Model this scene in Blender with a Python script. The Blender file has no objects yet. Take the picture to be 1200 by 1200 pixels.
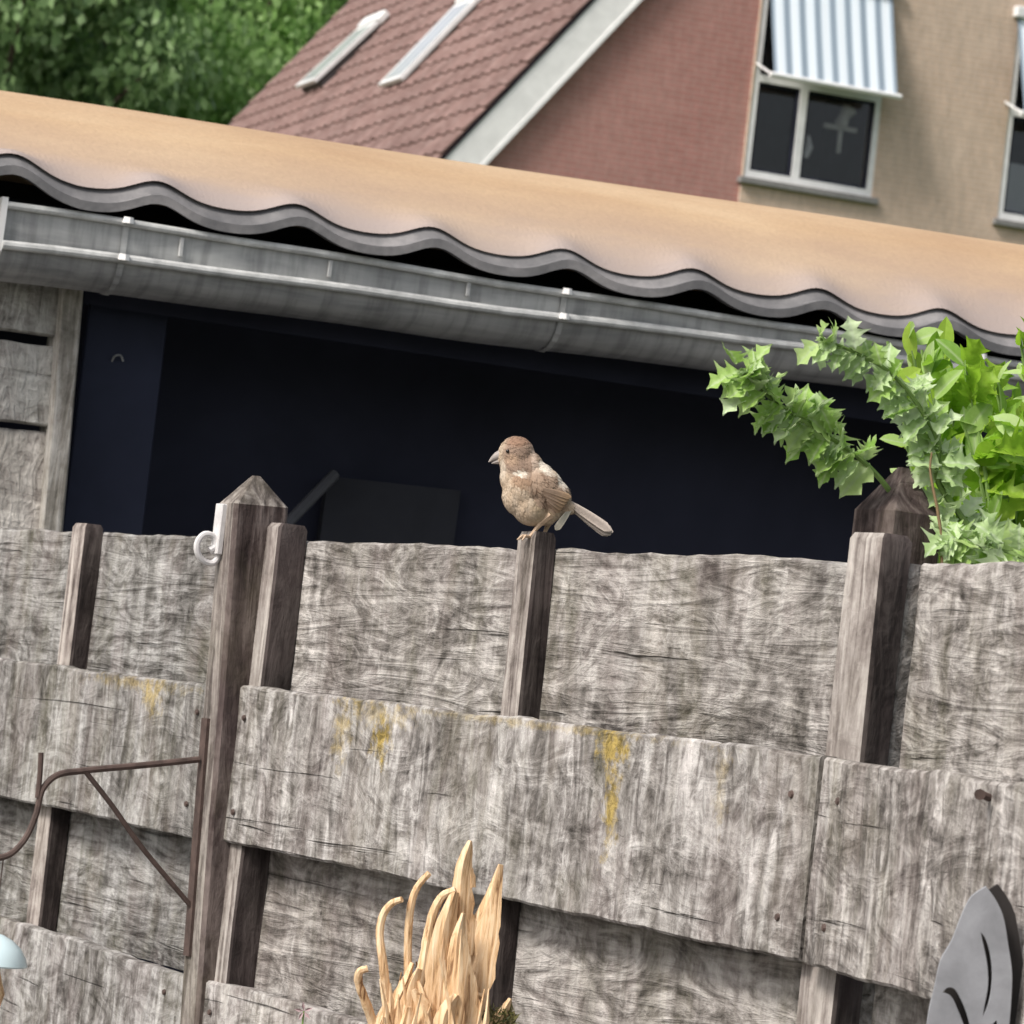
import bpy, bmesh, math, random
from mathutils import Vector, Matrix, noise, Euler
from mathutils.bvhtree import BVHTree
R = math.radians
S = bpy.context.scene
COL = S.collection

# ------------------------------------------------------------------ camera
FPX = 4600.0                      # focal length in pixels of the 1200 px photograph
PITCH, ROLL = R(2.758), R(6.5)
EYE = Vector((0, 0, 1.6))
FWD = Vector((0, math.cos(PITCH), math.sin(PITCH)))
R0 = Vector((1, 0, 0)); U0 = R0.cross(FWD)
UP = U0 * math.cos(ROLL) - R0 * math.sin(ROLL)
RT = R0 * math.cos(ROLL) + U0 * math.sin(ROLL)
cd = bpy.data.cameras.new('camera'); cam = bpy.data.objects.new('camera', cd); COL.objects.link(cam)
cam.matrix_world = Matrix(((RT.x, UP.x, -FWD.x, EYE.x), (RT.y, UP.y, -FWD.y, EYE.y), (RT.z, UP.z, -FWD.z, EYE.z), (0, 0, 0, 1)))
cd.sensor_width = 36; cd.lens = 36 * FPX / 1200; cd.clip_end = 2000; cd.clip_start = .05
cd.dof.use_dof = True; cd.dof.focus_distance = 4.4; cd.dof.aperture_fstop = 24
S.camera = cam

# ------------------------------------------------------------------ light
SUN_EL, SUN_DIR = R(45), Vector((-.75, -.66, 0)).normalized()
w = bpy.data.worlds.new('World'); S.world = w; w.use_nodes = True
nt = w.node_tree; bg = nt.nodes['Background']
sky = nt.nodes.new('ShaderNodeTexSky'); sky.sky_type = 'NISHITA'; sky.sun_disc = False
sky.sun_elevation = SUN_EL; sky.sun_rotation = math.atan2(SUN_DIR.x, SUN_DIR.y)
sky.air_density = 1.0; sky.dust_density = 4.0; sky.ozone_density = 1.0
hs = nt.nodes.new('ShaderNodeHueSaturation'); hs.inputs['Saturation'].default_value = .45
nt.links.new(sky.outputs[0], hs.inputs['Color']); nt.links.new(hs.outputs[0], bg.inputs[0]); bg.inputs[1].default_value = .12
sl = bpy.data.lights.new('sun', 'SUN'); sl.energy = 2.5; sl.angle = R(14); sl.color = (1, .95, .88)
so = bpy.data.objects.new('sun', sl); COL.objects.link(so)
sd = Vector((SUN_DIR.x * math.cos(SUN_EL), SUN_DIR.y * math.cos(SUN_EL), math.sin(SUN_EL)))
so.rotation_euler = sd.to_track_quat('Z', 'Y').to_euler(); so.location = (0, 0, 30)
S.view_settings.view_transform = 'Standard'; S.view_settings.look = 'None'
S.view_settings.exposure = .42; S.view_settings.gamma = 1
S.render.engine = 'CYCLES'
S.cycles.use_denoising = True; S.cycles.max_bounces = 6; S.cycles.transparent_max_bounces = 12

# ------------------------------------------------------------------ helpers
def ray(x, y): return FWD + RT * ((x - 600) / FPX) - UP * ((y - 600) / FPX)
def at(x, y, depth):                       # point seen at a photo position, at a depth along +Y
    d = ray(x, y); return EYE + d * (depth / d.y)
def hit(x, y, P, n):
    d = ray(x, y); return EYE + d * ((P - EYE).dot(n) / d.dot(n))
def proj(p):
    v = p - EYE; z = v.dot(FWD); return 600 + FPX * v.dot(RT) / z, 600 - FPX * v.dot(UP) / z
class Frame:
    """upright frame: local X along, local Y away from the viewer, Z up"""
    def __init__(s, o, rz): s.o = Vector((o[0], o[1], 0)); s.rz = rz; s.X = Vector((math.cos(rz), math.sin(rz), 0)); s.Y = Vector((-math.sin(rz), math.cos(rz), 0))
    def hit(s, x, y, yo=0):
        q = hit(x, y, s.o + s.Y * yo, s.Y); return (q - s.o).dot(s.X), q.z
    def pt(s, x, y, z): return s.o + s.X * x + s.Y * y + Vector((0, 0, z))
    def loc(s, p): q = p - s.o; return Vector((q.dot(s.X), q.dot(s.Y), p.z))

def link(o, parent=None):
    COL.objects.link(o)
    if parent is not None: o.parent = parent
    return o
def tag(o, label=None, cat=None, group=None, kind=None):
    if label: o['label'] = label
    if cat: o['category'] = cat
    if group: o['group'] = group
    if kind: o['kind'] = kind
    return o
def empty(name, loc=(0, 0, 0), rz=0):
    o = bpy.data.objects.new(name, None); o.location = loc; o.rotation_euler = (0, 0, rz); o.empty_display_size = .05
    return link(o)
def mesh(name, v, f, mat=None, sharp=35):
    m = bpy.data.meshes.new(name); m.from_pydata([tuple(p) for p in v], [], f); m.update()
    if mat: m.materials.append(mat)
    if sharp is not None:
        m.polygons.foreach_set('use_smooth', [True] * len(m.polygons)); m.set_sharp_from_angle(angle=R(sharp))
    return m
def obj(name, me, parent=None, loc=(0, 0, 0), rot=(0, 0, 0)):
    o = bpy.data.objects.new(name, me); o.location = loc; o.rotation_euler = rot
    return link(o, parent)
class MB:
    def __init__(s): s.v = []; s.f = []
    def add(s, v, f):
        k = len(s.v); s.v += [Vector(p) for p in v]; s.f += [tuple(i + k for i in q) for q in f]; return s
    def box(s, x0, x1, y0, y1, z0, z1, b=0):
        if b <= 0:
            v = [(x, y, z) for x in (x0, x1) for y in (y0, y1) for z in (z0, z1)]
            return s.add(v, [(0, 1, 3, 2), (4, 6, 7, 5), (0, 4, 5, 1), (2, 3, 7, 6), (0, 2, 6, 4), (1, 5, 7, 3)])
        bm = bmesh.new(); bmesh.ops.create_cube(bm, size=1)
        for q in bm.verts: q.co = Vector(((x0 + x1) / 2 + q.co.x * (x1 - x0), (y0 + y1) / 2 + q.co.y * (y1 - y0), (z0 + z1) / 2 + q.co.z * (z1 - z0)))
        bmesh.ops.bevel(bm, geom=bm.edges[:], offset=b, segments=1, affect='EDGES')
        bm.verts.index_update(); s.add([q.co.copy() for q in bm.verts], [[q.index for q in f.verts] for f in bm.faces]); bm.free(); return s
    def tube(s, pts, rad, n=8, caps=True):
        pts = [Vector(p) for p in pts]; rings = []
        rr = rad if isinstance(rad, (list, tuple)) else [rad] * len(pts)
        ref = None
        for i, p in enumerate(pts):
            t = (pts[min(i + 1, len(pts) - 1)] - pts[max(i - 1, 0)]).normalized()
            if ref is None: ref = t.orthogonal().normalized()
            a = (ref - t * ref.dot(t)); a = a.normalized() if a.length > 1e-6 else t.orthogonal().normalized(); ref = a; b = t.cross(a)
            rings.append([p + (a * math.cos(6.28318 * k / n) + b * math.sin(6.28318 * k / n)) * rr[i] for k in range(n)])
        v = [q for r in rings for q in r]; f = []
        for i in range(len(pts) - 1):
            for k in range(n): f.append((i * n + k, i * n + (k + 1) % n, (i + 1) * n + (k + 1) % n, (i + 1) * n + k))
        if caps: f.append(tuple(reversed(range(n)))); f.append(tuple((len(pts) - 1) * n + k for k in range(n)))
        return s.add(v, f)
    def prism(s, poly, axis, a0, a1):        # 2D outline (list of (u,w)) extruded along axis 'x' or 'y'
        n = len(poly); mk = (lambda u, w_, a: (a, u, w_)) if axis == 'x' else (lambda u, w_, a: (u, a, w_))
        v = [mk(u, q, a0) for u, q in poly] + [mk(u, q, a1) for u, q in poly]
        f = [(k, (k + 1) % n, n + (k + 1) % n, n + k) for k in range(n)] + [tuple(reversed(range(n))), tuple(n + k for k in range(n))]
        return s.add(v, f)
    def build(s, name, mat, parent=None, loc=(0, 0, 0), rot=(0, 0, 0), sharp=35):
        return obj(name, mesh(name, s.v, s.f, mat, sharp), parent, loc, rot)
def catmull(pts, n=6):
    pts = [Vector(p) for p in pts]; out = []; N = len(pts)      # centripetal, so uneven spacing does not overshoot
    ext = [pts[0] * 2 - pts[1]] + pts + [pts[-1] * 2 - pts[-2]]
    for i in range(N - 1):
        p0, p1, p2, p3 = ext[i:i + 4]
        t0 = 0; t1 = t0 + max(1e-5, (p1 - p0).length) ** .5; t2 = t1 + max(1e-5, (p2 - p1).length) ** .5; t3 = t2 + max(1e-5, (p3 - p2).length) ** .5
        for k in range(n):
            t = t1 + (t2 - t1) * k / n
            a1 = p0 * ((t1 - t) / (t1 - t0)) + p1 * ((t - t0) / (t1 - t0)); a2 = p1 * ((t2 - t) / (t2 - t1)) + p2 * ((t - t1) / (t2 - t1)); a3 = p2 * ((t3 - t) / (t3 - t2)) + p3 * ((t - t2) / (t3 - t2))
            b1 = a1 * ((t2 - t) / (t2 - t0)) + a2 * ((t - t0) / (t2 - t0)); b2 = a2 * ((t3 - t) / (t3 - t1)) + a3 * ((t - t1) / (t3 - t1))
            out.append(b1 * ((t2 - t) / (t2 - t1)) + b2 * ((t - t1) / (t2 - t1)))
    return out + [pts[-1]]

# ------------------------------------------------------------------ materials
class Mat:
    def __init__(s, name, rough=.8, spec=.3):
        s.m = bpy.data.materials.new(name); s.m.use_nodes = True; s.t = s.m.node_tree; s.b = s.t.nodes['Principled BSDF']
        s.b.inputs['Roughness'].default_value = rough; s.b.inputs['Specular IOR Level'].default_value = spec
    def n(s, t): return s.t.nodes.new('ShaderNode' + t)
    def l(s, a, b): s.t.links.new(a, b)
    def coord(s, scale=(1, 1, 1), rnd=True, kind='Object'):
        tc = s.n('TexCoord'); o = tc.outputs[kind]
        if rnd:
            oi = s.n('ObjectInfo'); mu = s.n('Math'); mu.operation = 'MULTIPLY'; mu.inputs[1].default_value = 37; s.l(oi.outputs['Random'], mu.inputs[0])
            ad = s.n('VectorMath'); ad.operation = 'ADD'; s.l(o, ad.inputs[0]); s.l(mu.outputs[0], ad.inputs[1]); o = ad.outputs[0]
        mp = s.n('VectorMath'); mp.operation = 'MULTIPLY'; mp.inputs[1].default_value = scale; s.l(o, mp.inputs[0]); return mp.outputs[0]
    def noise(s, vec, scale, detail=4, rough=.6, dist=0):
        q = s.n('TexNoise'); q.inputs['Scale'].default_value = scale; q.inputs['Detail'].default_value = detail; q.inputs['Roughness'].default_value = rough; q.inputs['Distortion'].default_value = dist
        s.l(vec, q.inputs['Vector']); return q.outputs['Fac']
    def ramp(s, fac, stops, interp='LINEAR'):
        q = s.n('ValToRGB'); cr = q.color_ramp; cr.interpolation = interp
        while len(cr.elements) < len(stops): cr.elements.new(.5)
        for e, (p, c) in zip(cr.elements, stops): e.position = p; e.color = (*c, 1) if len(c) == 3 else c
        s.l(fac, q.inputs[0]); return q.outputs[0]
    def mix(s, fac, a, b, mode='MIX'):
        q = s.n('Mix'); q.data_type = 'RGBA'; q.blend_type = mode
        for i, x in ((0, fac), (6, a), (7, b)):
            if isinstance(x, (int, float)): q.inputs[i].default_value = x
            elif isinstance(x, tuple): q.inputs[i].default_value = (*x, 1)
            else: s.l(x, q.inputs[i])
        return q.outputs[2]
    def math(s, op, a, b=0.0):
        q = s.n('Math'); q.operation = op
        for i, x in ((0, a), (1, b)):
            if isinstance(x, (int, float)): q.inputs[i].default_value = x
            else: s.l(x, q.inputs[i])
        return q.outputs[0]
    def color(s, c):
        if isinstance(c, tuple): s.b.inputs['Base Color'].default_value = (*c, 1)
        else: s.l(c, s.b.inputs['Base Color'])
        return s
    def bump(s, h, dist, strength=1):
        q = s.n('Bump'); q.inputs['Distance'].default_value = dist; q.inputs['Strength'].default_value = strength; s.l(h, q.inputs['Height']); s.l(q.outputs[0], s.b.inputs['Normal']); return s
g3 = lambda v: (v, v, v)

def wood(name, dark, mid, light, streak=.6, lichen=None, green=.2, vertical=False, front=True):
    m = Mat(name, .9, .15)
    sw = (lambda a: (a[2], a[1], a[0])) if vertical else (lambda a: a)
    grain = m.noise(m.coord(sw((3.5, 30, 40))), 1, 6, .6, 1.8)
    swirl = m.noise(m.coord(sw((7, 30, 17))), 1, 5, .6, 3.6)
    fine = m.noise(m.coord((60, 60, 60)), 1, 4, .7, .8)
    fleck = m.noise(m.coord((46, 20, 13)), 1, 5, .6, 1.3)
    blot = m.noise(m.coord((6, 6, 8)), 1, 4, .65, .6)
    stk = m.noise(m.coord((24, 10, 2.6)), 1, 5, .6, .7)
    crack = m.noise(m.coord(sw((2.2, 30, 75))), 1, 3, .5, .9)
    wts = (.06, .24, .14, .30, .26) if front else (.24, .34, .12, .10, .20)
    if vertical: wts = (.42, .16, .12, .12, .18)
    a = m.math('MULTIPLY', grain, wts[0])
    for q, w_ in ((swirl, wts[1]), (fine, wts[2]), (fleck, wts[3]), (blot, wts[4])): a = m.math('ADD', a, m.math('MULTIPLY', q, w_))
    col = m.ramp(a, [(.395, dark), (.468, mid), (.54, light), (.61, tuple(min(1, x * 1.35) for x in light))])
    oi = m.n('ObjectInfo'); col = m.mix(1, col, m.ramp(oi.outputs['Random'], [(0, (.84, .85, .85)), (1, (1.12, 1.08, 1.05))]), 'MULTIPLY')
    if streak:
        s_ = m.ramp(stk, [(.35, (.34, .33, .30)), (.45, (.74, .72, .70)), (.53, g3(1.02)), (.64, (1.5, 1.5, 1.52))])
        col = m.mix(streak, col, s_, 'MULTIPLY')
    if green:
        gm = m.ramp(m.noise(m.coord((9, 5, 4)), 1, 5, .7, .6), [(.48, g3(0)), (.66, g3(1))])
        col = m.mix(m.math('MULTIPLY', gm, green), col, (.20, .19, .11))
    pink = m.ramp(m.noise(m.coord((13, 5, 5)), 1, 3, .6), [(.48, g3(0)), (.62, g3(.5))])
    col = m.mix(m.math('MULTIPLY', pink, .3), col, (.26, .20, .195))
    ck = m.ramp(crack, [(.27, g3(1)), (.335, g3(0))]); col = m.mix(m.math('MULTIPLY', ck, .45), col, tuple(x * .45 for x in dark))
    if lichen:
        tc = m.n('TexCoord'); nz = m.n('TexNoise'); nz.inputs['Scale'].default_value = 45; nz.inputs['Detail'].default_value = 6; nz.inputs['Roughness'].default_value = .7; m.l(tc.outputs['Object'], nz.inputs['Vector'])
        for (x, z, rx, rz, k) in lichen:
            mp = m.n('Mapping'); mp.inputs['Location'].default_value = (-x / rx, 0, -z / rz); mp.inputs['Scale'].default_value = (1 / rx, 0, 1 / rz); m.l(tc.outputs['Object'], mp.inputs['Vector'])
            ln = m.n('VectorMath'); ln.operation = 'LENGTH'; m.l(mp.outputs[0], ln.inputs[0])
            d = m.math('ADD', ln.outputs['Value'], m.math('MULTIPLY', m.math('SUBTRACT', nz.outputs['Fac'], .5), 4.0))
            col = m.mix(m.math('MULTIPLY', m.ramp(d, [(.2, g3(1)), (1.1, g3(0))]), k), col, m.mix(m.ramp(fine, [(.4, g3(0)), (.6, g3(1))]), (.15, .11, .035), (.42, .31, .10)))
    m.color(col); hgt = m.math('ADD', m.math('MULTIPLY', fleck if front and not vertical else m.math('ADD', grain, m.math('MULTIPLY', fleck, .4)), .9), m.math('MULTIPLY', swirl, .5)); hgt = m.math('ADD', hgt, m.math('MULTIPLY', fine, .35)); hgt = m.math('SUBTRACT', hgt, m.math('MULTIPLY', ck, .5))
    m.bump(hgt, .009, .4 if vertical else .9)
    return m.m
WD, WM, WL = (.048, .044, .041), (.185, .174, .166), (.395, .384, .375)
M = {}
M['plank'] = wood('weathered_plank', WD, WM, WL)
M['plank_back'] = wood('weathered_plank_back', (.048, .044, .04), (.175, .164, .155), (.365, .352, .34), streak=.5, front=False)
M['plank_lichen'] = wood('weathered_plank_lichen', WD, WM, WL, lichen=[(.31, .06, .03, .05, .55), (.42, .055, .03, .032, 1), (.40, .085, .10, .02, .45), (.985, .03, .02, .065, .95), (.975, .085, .04, .026, 1), (.75, .095, .4, .006, .4), (1.2, .06, .02, .05, .35)])
M['plank_lichen_b'] = wood('weathered_plank_lichen_b', WD, WM, WL, lichen=[(1.257, .075, .04, .03, .65), (1.2, .09, .2, .010, .5)])
M['batten'] = wood('weathered_batten', (.085, .07, .064), (.24, .21, .195), (.42, .385, .36), streak=0, green=.1, vertical=True)
M['flank'] = wood('shaded_flank', (.012, .010, .010), (.03, .024, .023), (.065, .055, .052), streak=0, green=0, vertical=True)  # batten sides turned from the sun, their shade put into the colour
M['post_front'] = wood('weathered_post_front', (.05, .042, .038), (.15, .13, .118), (.32, .29, .265), streak=0, green=.15, vertical=True)
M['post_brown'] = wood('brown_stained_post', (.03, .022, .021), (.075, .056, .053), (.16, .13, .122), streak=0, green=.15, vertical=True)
M['shed_plank'] = wood('shed_plank', (.12, .11, .10), (.36, .34, .32), (.56, .54, .51), streak=.3, green=.1)
M['shed_trim'] = wood('shed_trim', (.15, .14, .12), (.3, .28, .25), (.5, .48, .45), streak=0, green=.1, vertical=True)
def plain(name, c, rough=.7, var=.25, scale=30, spec=.3, bump=0, metal=0, det=4):
    m = Mat(name, rough, spec); nz = m.noise(m.coord((1, 1, 1)), scale, det, .6, .3)
    m.color(m.ramp(nz, [(.3, tuple(x * (1 - var) for x in c)), (.7, tuple(min(1, x * (1 + var)) for x in c))]))
    if bump: m.bump(nz, bump)
    m.b.inputs['Metallic'].default_value = metal; return m.m
M['white_paint'] = plain('white_paint', (.83, .82, .81), .5, .08, 6)
M['pvc'] = plain('white_window_frame', (.78, .78, .78), .4, .08, 8)
M['rust'] = plain('brown_iron', (.085, .058, .05), .65, .35, 60, bump=.001)
M['white_iron'] = plain('white_iron', (.62, .6, .6), .5, .15, 50)
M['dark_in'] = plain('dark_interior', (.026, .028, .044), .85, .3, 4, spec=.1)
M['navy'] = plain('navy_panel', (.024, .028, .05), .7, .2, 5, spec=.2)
M['grey_metal'] = plain('grey_metal', (.26, .265, .285), .55, .22, 28, spec=.4, bump=.0004)
M['sill'] = plain('stone_sill', (.22, .215, .21), .7, .15, 20)
M['soil'] = plain('soil', (.08, .06, .045), .95, .4, 12, bump=.02)
# zinc gutter
m = Mat('weathered_zinc', .55, .4)
a = m.noise(m.coord((3, 20, 20), rnd=False), 1, 5, .6, .4); b_ = m.noise(m.coord((45, 6, 6), rnd=False), 1, 4, .6)
c_ = m.ramp(a, [(.32, (.24, .245, .25)), (.5, (.42, .42, .42)), (.68, (.55, .55, .54))])
c_ = m.mix(.55, c_, m.ramp(b_, [(.35, g3(.5)), (.52, g3(1)), (.7, g3(1.15))]), 'MULTIPLY'); m.color(c_); m.b.inputs['Metallic'].default_value = .25; m.bump(a, .001); M['zinc'] = m.m
M['zinc_rim'] = plain('zinc_rim', (.56, .56, .55), .45, .3, 26, spec=.5)
# roof sheets
m = Mat('grey_roof_sheet', .75, .3); a = m.noise(m.coord((8, 8, 8), rnd=False), 1, 5, .65)
m.color(m.ramp(a, [(.3, (.10, .10, .105)), (.5, (.18, .175, .178)), (.7, (.30, .285, .285))])); m.bump(a, .003); M['sheet'] = m.m
m = Mat('tan_roof_cover', .75, .25); a = m.noise(m.coord((2, 5, 5), rnd=False), 1, 5, .6); b_ = m.noise(m.coord((120, 120, 120), rnd=False), 1, 3, .6)
c_ = m.ramp(a, [(.32, (.42, .28, .17)), (.5, (.47, .325, .20)), (.68, (.52, .375, .24))]); c_ = m.mix(.18, c_, m.ramp(b_, [(.3, g3(.6)), (.7, g3(1.3))]), 'MULTIPLY')
tc = m.n('TexCoord'); sx = m.n('SeparateXYZ'); m.l(tc.outputs['Object'], sx.inputs[0]); dd = m.math('ADD', sx.outputs[1], m.math('MULTIPLY', a, .16))
c_ = m.mix(m.ramp(dd, [(.085, g3(1)), (.125, g3(.75)), (.19, g3(.3)), (.30, g3(0))]), c_, (.36, .30, .28)); m.color(c_); m.bump(b_, .001); M['tan'] = m.m
# house
def brickish(name, c1, c2, c3, mortar):
    m = Mat(name, .9, .2); br = m.n('TexBrick'); m.l(m.coord((1, 1, 1), rnd=False), br.inputs['Vector'])
    mp = m.n('Mapping'); mp.inputs['Rotation'].default_value = (R(90), 0, 0); tc = m.n('TexCoord'); m.l(tc.outputs['Object'], mp.inputs['Vector']); m.l(mp.outputs[0], br.inputs['Vector'])
    br.inputs['Scale'].default_value = 1; br.inputs['Brick Width'].default_value = .22; br.inputs['Row Height'].default_value = .0625; br.inputs['Mortar Size'].default_value = .007; br.inputs['Mortar Smooth'].default_value = .4
    br.inputs['Color1'].default_value = (*c1, 1); br.inputs['Color2'].default_value = (*c2, 1); br.inputs['Mortar'].default_value = (*mortar, 1)
    nz = m.noise(m.coord((1, 1, 1), rnd=False), 1.1, 6, .65, .5); f2 = m.noise(m.coord((14, 14, 5), rnd=False), 1, 5, .7)
    c = m.mix(m.ramp(nz, [(.35, g3(0)), (.7, g3(.7))]), br.outputs['Color'], c3); c = m.mix(.4, c, m.ramp(f2, [(.3, g3(.6)), (.7, g3(1.3))]), 'MULTIPLY')
    m.color(c); m.bump(br.outputs['Fac'], -.006, .7); return m.m
M['brick_red'] = brickish('red_brick', (.42, .205, .18), (.38, .18, .155), (.46, .27, .235), (.42, .27, .24))
M['brick_tan'] = brickish('tan_brick', (.60, .455, .35), (.55, .415, .315), (.60, .48, .385), (.58, .47, .39))
m = Mat('roof_tile', .8, .3); a = m.noise(m.coord((9, 9, 9)), 1, 4, .6); oi = m.n('ObjectInfo')
c_ = m.ramp(a, [(.3, (.145, .085, .075)), (.5, (.195, .122, .108)), (.7, (.24, .165, .148))]); c_ = m.mix(.5, c_, m.ramp(oi.outputs['Random'], [(0, g3(.7)), (1, g3(1.3))]), 'MULTIPLY'); m.color(c_); m.bump(a, .006); M['tile'] = m.m
m = Mat('awning_fabric', .8, .2); wv = m.n('TexWave'); wv.wave_type = 'BANDS'; wv.bands_direction = 'X'; wv.inputs['Scale'].default_value = 1.72; wv.inputs['Distortion'].default_value = 0
tc = m.n('TexCoord'); m.l(tc.outputs['Object'], wv.inputs['Vector'])
m.color(m.ramp(wv.outputs['Fac'], [(.22, (.27, .33, .40)), (.45, (.64, .73, .82)), (.8, (.76, .82, .88))])); M['awning'] = m.m
def glass(name, tint=.9):
    m = bpy.data.materials.new(name); m.use_nodes = True; t = m.node_tree; t.nodes.clear()
    o = t.nodes.new('ShaderNodeOutputMaterial'); mx = t.nodes.new('ShaderNodeMixShader'); tr = t.nodes.new('ShaderNodeBsdfTransparent'); gl = t.nodes.new('ShaderNodeBsdfGlossy'); fr = t.nodes.new('ShaderNodeFresnel')
    tr.inputs[0].default_value = (tint, tint, tint, 1); gl.inputs['Roughness'].default_value = .03; fr.inputs[0].default_value = 1.5
    t.links.new(fr.outputs[0], mx.inputs[0]); t.links.new(tr.outputs[0], mx.inputs[1]); t.links.new(gl.outputs[0], mx.inputs[2]); t.links.new(mx.outputs[0], o.inputs[0]); return m
M['glass'] = glass('window_glass', .92)
M['sky_glass'] = plain('skylight_glass', (.5, .52, .55), .12, .05, 2, spec=1)
def leafmat(name, c1, c2, c3, trans=.4, back=None, rough=.5, scale=9, island=False, vein=None):
    m = Mat(name, rough, .35); oi = m.n('ObjectInfo')
    r = oi.outputs['Random']
    if island: ge = m.n('NewGeometry'); r = ge.outputs['Random Per Island']
    nz = m.noise(m.coord((1, 1, 1), rnd=not island), scale, 3, .6)
    c = m.ramp(m.math('ADD', m.math('MULTIPLY', r, .65), m.math('MULTIPLY', nz, .35)), [(.15, c1), (.5, c2), (.85, c3)])
    if back:
        ge = m.n('NewGeometry'); c = m.mix(ge.outputs['Backfacing'], c, back)
    if vein:
        tc = m.n('TexCoord'); sx = m.n('SeparateXYZ'); m.l(tc.outputs['Object'], sx.inputs[0]); ax_ = m.math('ABSOLUTE', sx.outputs[0])
        c = m.mix(m.ramp(ax_, [(.0, g3(.8)), (.035, g3(.45)), (.07, g3(0)), (.24, g3(0)), (.36, g3(.5))]), c, vein)
    m.color(c); tl = m.n('BsdfTranslucent'); m.l(c, tl.inputs[0]); mx = m.n('MixShader'); mx.inputs[0].default_value = trans
    out = m.t.nodes['Material Output']; m.l(m.b.outputs[0], mx.inputs[1]); m.l(tl.outputs[0], mx.inputs[2]); m.l(mx.outputs[0], out.inputs[0]); return m.m
M['leaf_pale'] = leafmat('pale_thistle_leaf', (.33, .49, .18), (.49, .64, .31), (.63, .75, .47), .3, vein=(.60, .70, .48))
M['leaf_lime'] = leafmat('lime_leaf', (.18, .38, .02), (.32, .54, .04), (.50, .68, .11), .55)
M['leaf_green'] = leafmat('mid_green_leaf', (.24, .43, .07), (.38, .57, .15), (.52, .67, .28), .4, vein=(.52, .64, .34))
M['stem'] = plain('brown_stem', (.22, .15, .08), .8, .3, 40)
M['stem_green'] = plain('green_stem', (.16, .25, .07), .7, .3, 40)
M['tree_leaf_dark'] = leafmat('dark_tree_leaf', (.12, .21, .08), (.21, .34, .13), (.33, .46, .23), .4, island=True, scale=.5)
M['tree_leaf_mid'] = leafmat('mid_tree_leaf', (.16, .30, .08), (.28, .47, .14), (.42, .60, .26), .45, island=True, scale=.5)
M['bark'] = plain('bark', (.07, .055, .04), .95, .4, 8, bump=.03)
M['straw'] = None
m = Mat('peeled_pale_wood', .7, .25); a = m.noise(m.coord((170, 170, 16)), 1, 5, .65, .6)
m.color(m.ramp(a, [(.34, (.22, .115, .055)), (.42, (.56, .35, .185)), (.5, (.74, .51, .30)), (.64, (.86, .67, .45))])); m.bump(a, .0015); M['straw'] = m.m
M['moss'] = leafmat('moss', (.05, .06, .015), (.11, .10, .03), (.2, .17, .07), .2, island=True, scale=30)
M['pink'] = plain('pink_petal', (.42, .30, .31), .7, .2, 40)
m = Mat('sparrow_plumage', .85, .15); at_ = m.n('Attribute'); at_.attribute_name = 'col'; nz = m.noise(m.coord((1, 1, 1), rnd=False), 260, 3, .6)
m.color(m.mix(.5, at_.outputs['Color'], m.ramp(nz, [(.3, g3(.8)), (.7, g3(1.2))]), 'MULTIPLY')); m.bump(nz, .0003); M['plumage'] = m.m
M['beak'] = plain('beak', (.33, .29, .27), .45, .15, 200)
M['eye'] = plain('eye', (.012, .008, .006), .12, .1, 100, spec=.6)
M['leg'] = plain('bird_leg', (.50, .36, .25), .6, .2, 300)
m = Mat('glazed_white', .2, .5); m.color((.60, .74, .78)); M['glazed'] = m.m
m = Mat('lawn', .95, .1); a = m.noise(m.coord((1, 1, 1), rnd=False), 3, 8, .7); m.color(m.ramp(a, [(.3, (.035, .06, .015)), (.7, (.09, .13, .04))])); m.bump(a, .05); M['lawn'] = m.m

# ------------------------------------------------------------------ ground
gm = MB().add([(-400, -200, 0), (400, -200, 0), (400, 600, 0), (-400, 600, 0)], [(0, 1, 2, 3)])
tag(gm.build('lawn', M['lawn'], sharp=None), kind='structure')
gp = MB().add([(-9, -4, .004), (9, -4, .004), (9, 12, .004), (-9, 12, .004)], [(0, 1, 2, 3)])
tag(gp.build('bounce_ground', plain('grey_bounce', (.17, .16, .155), .9, .3, 8), sharp=None), kind='structure')  # unseen grey ground, added to keep green lawn bounce off the fence

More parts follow.
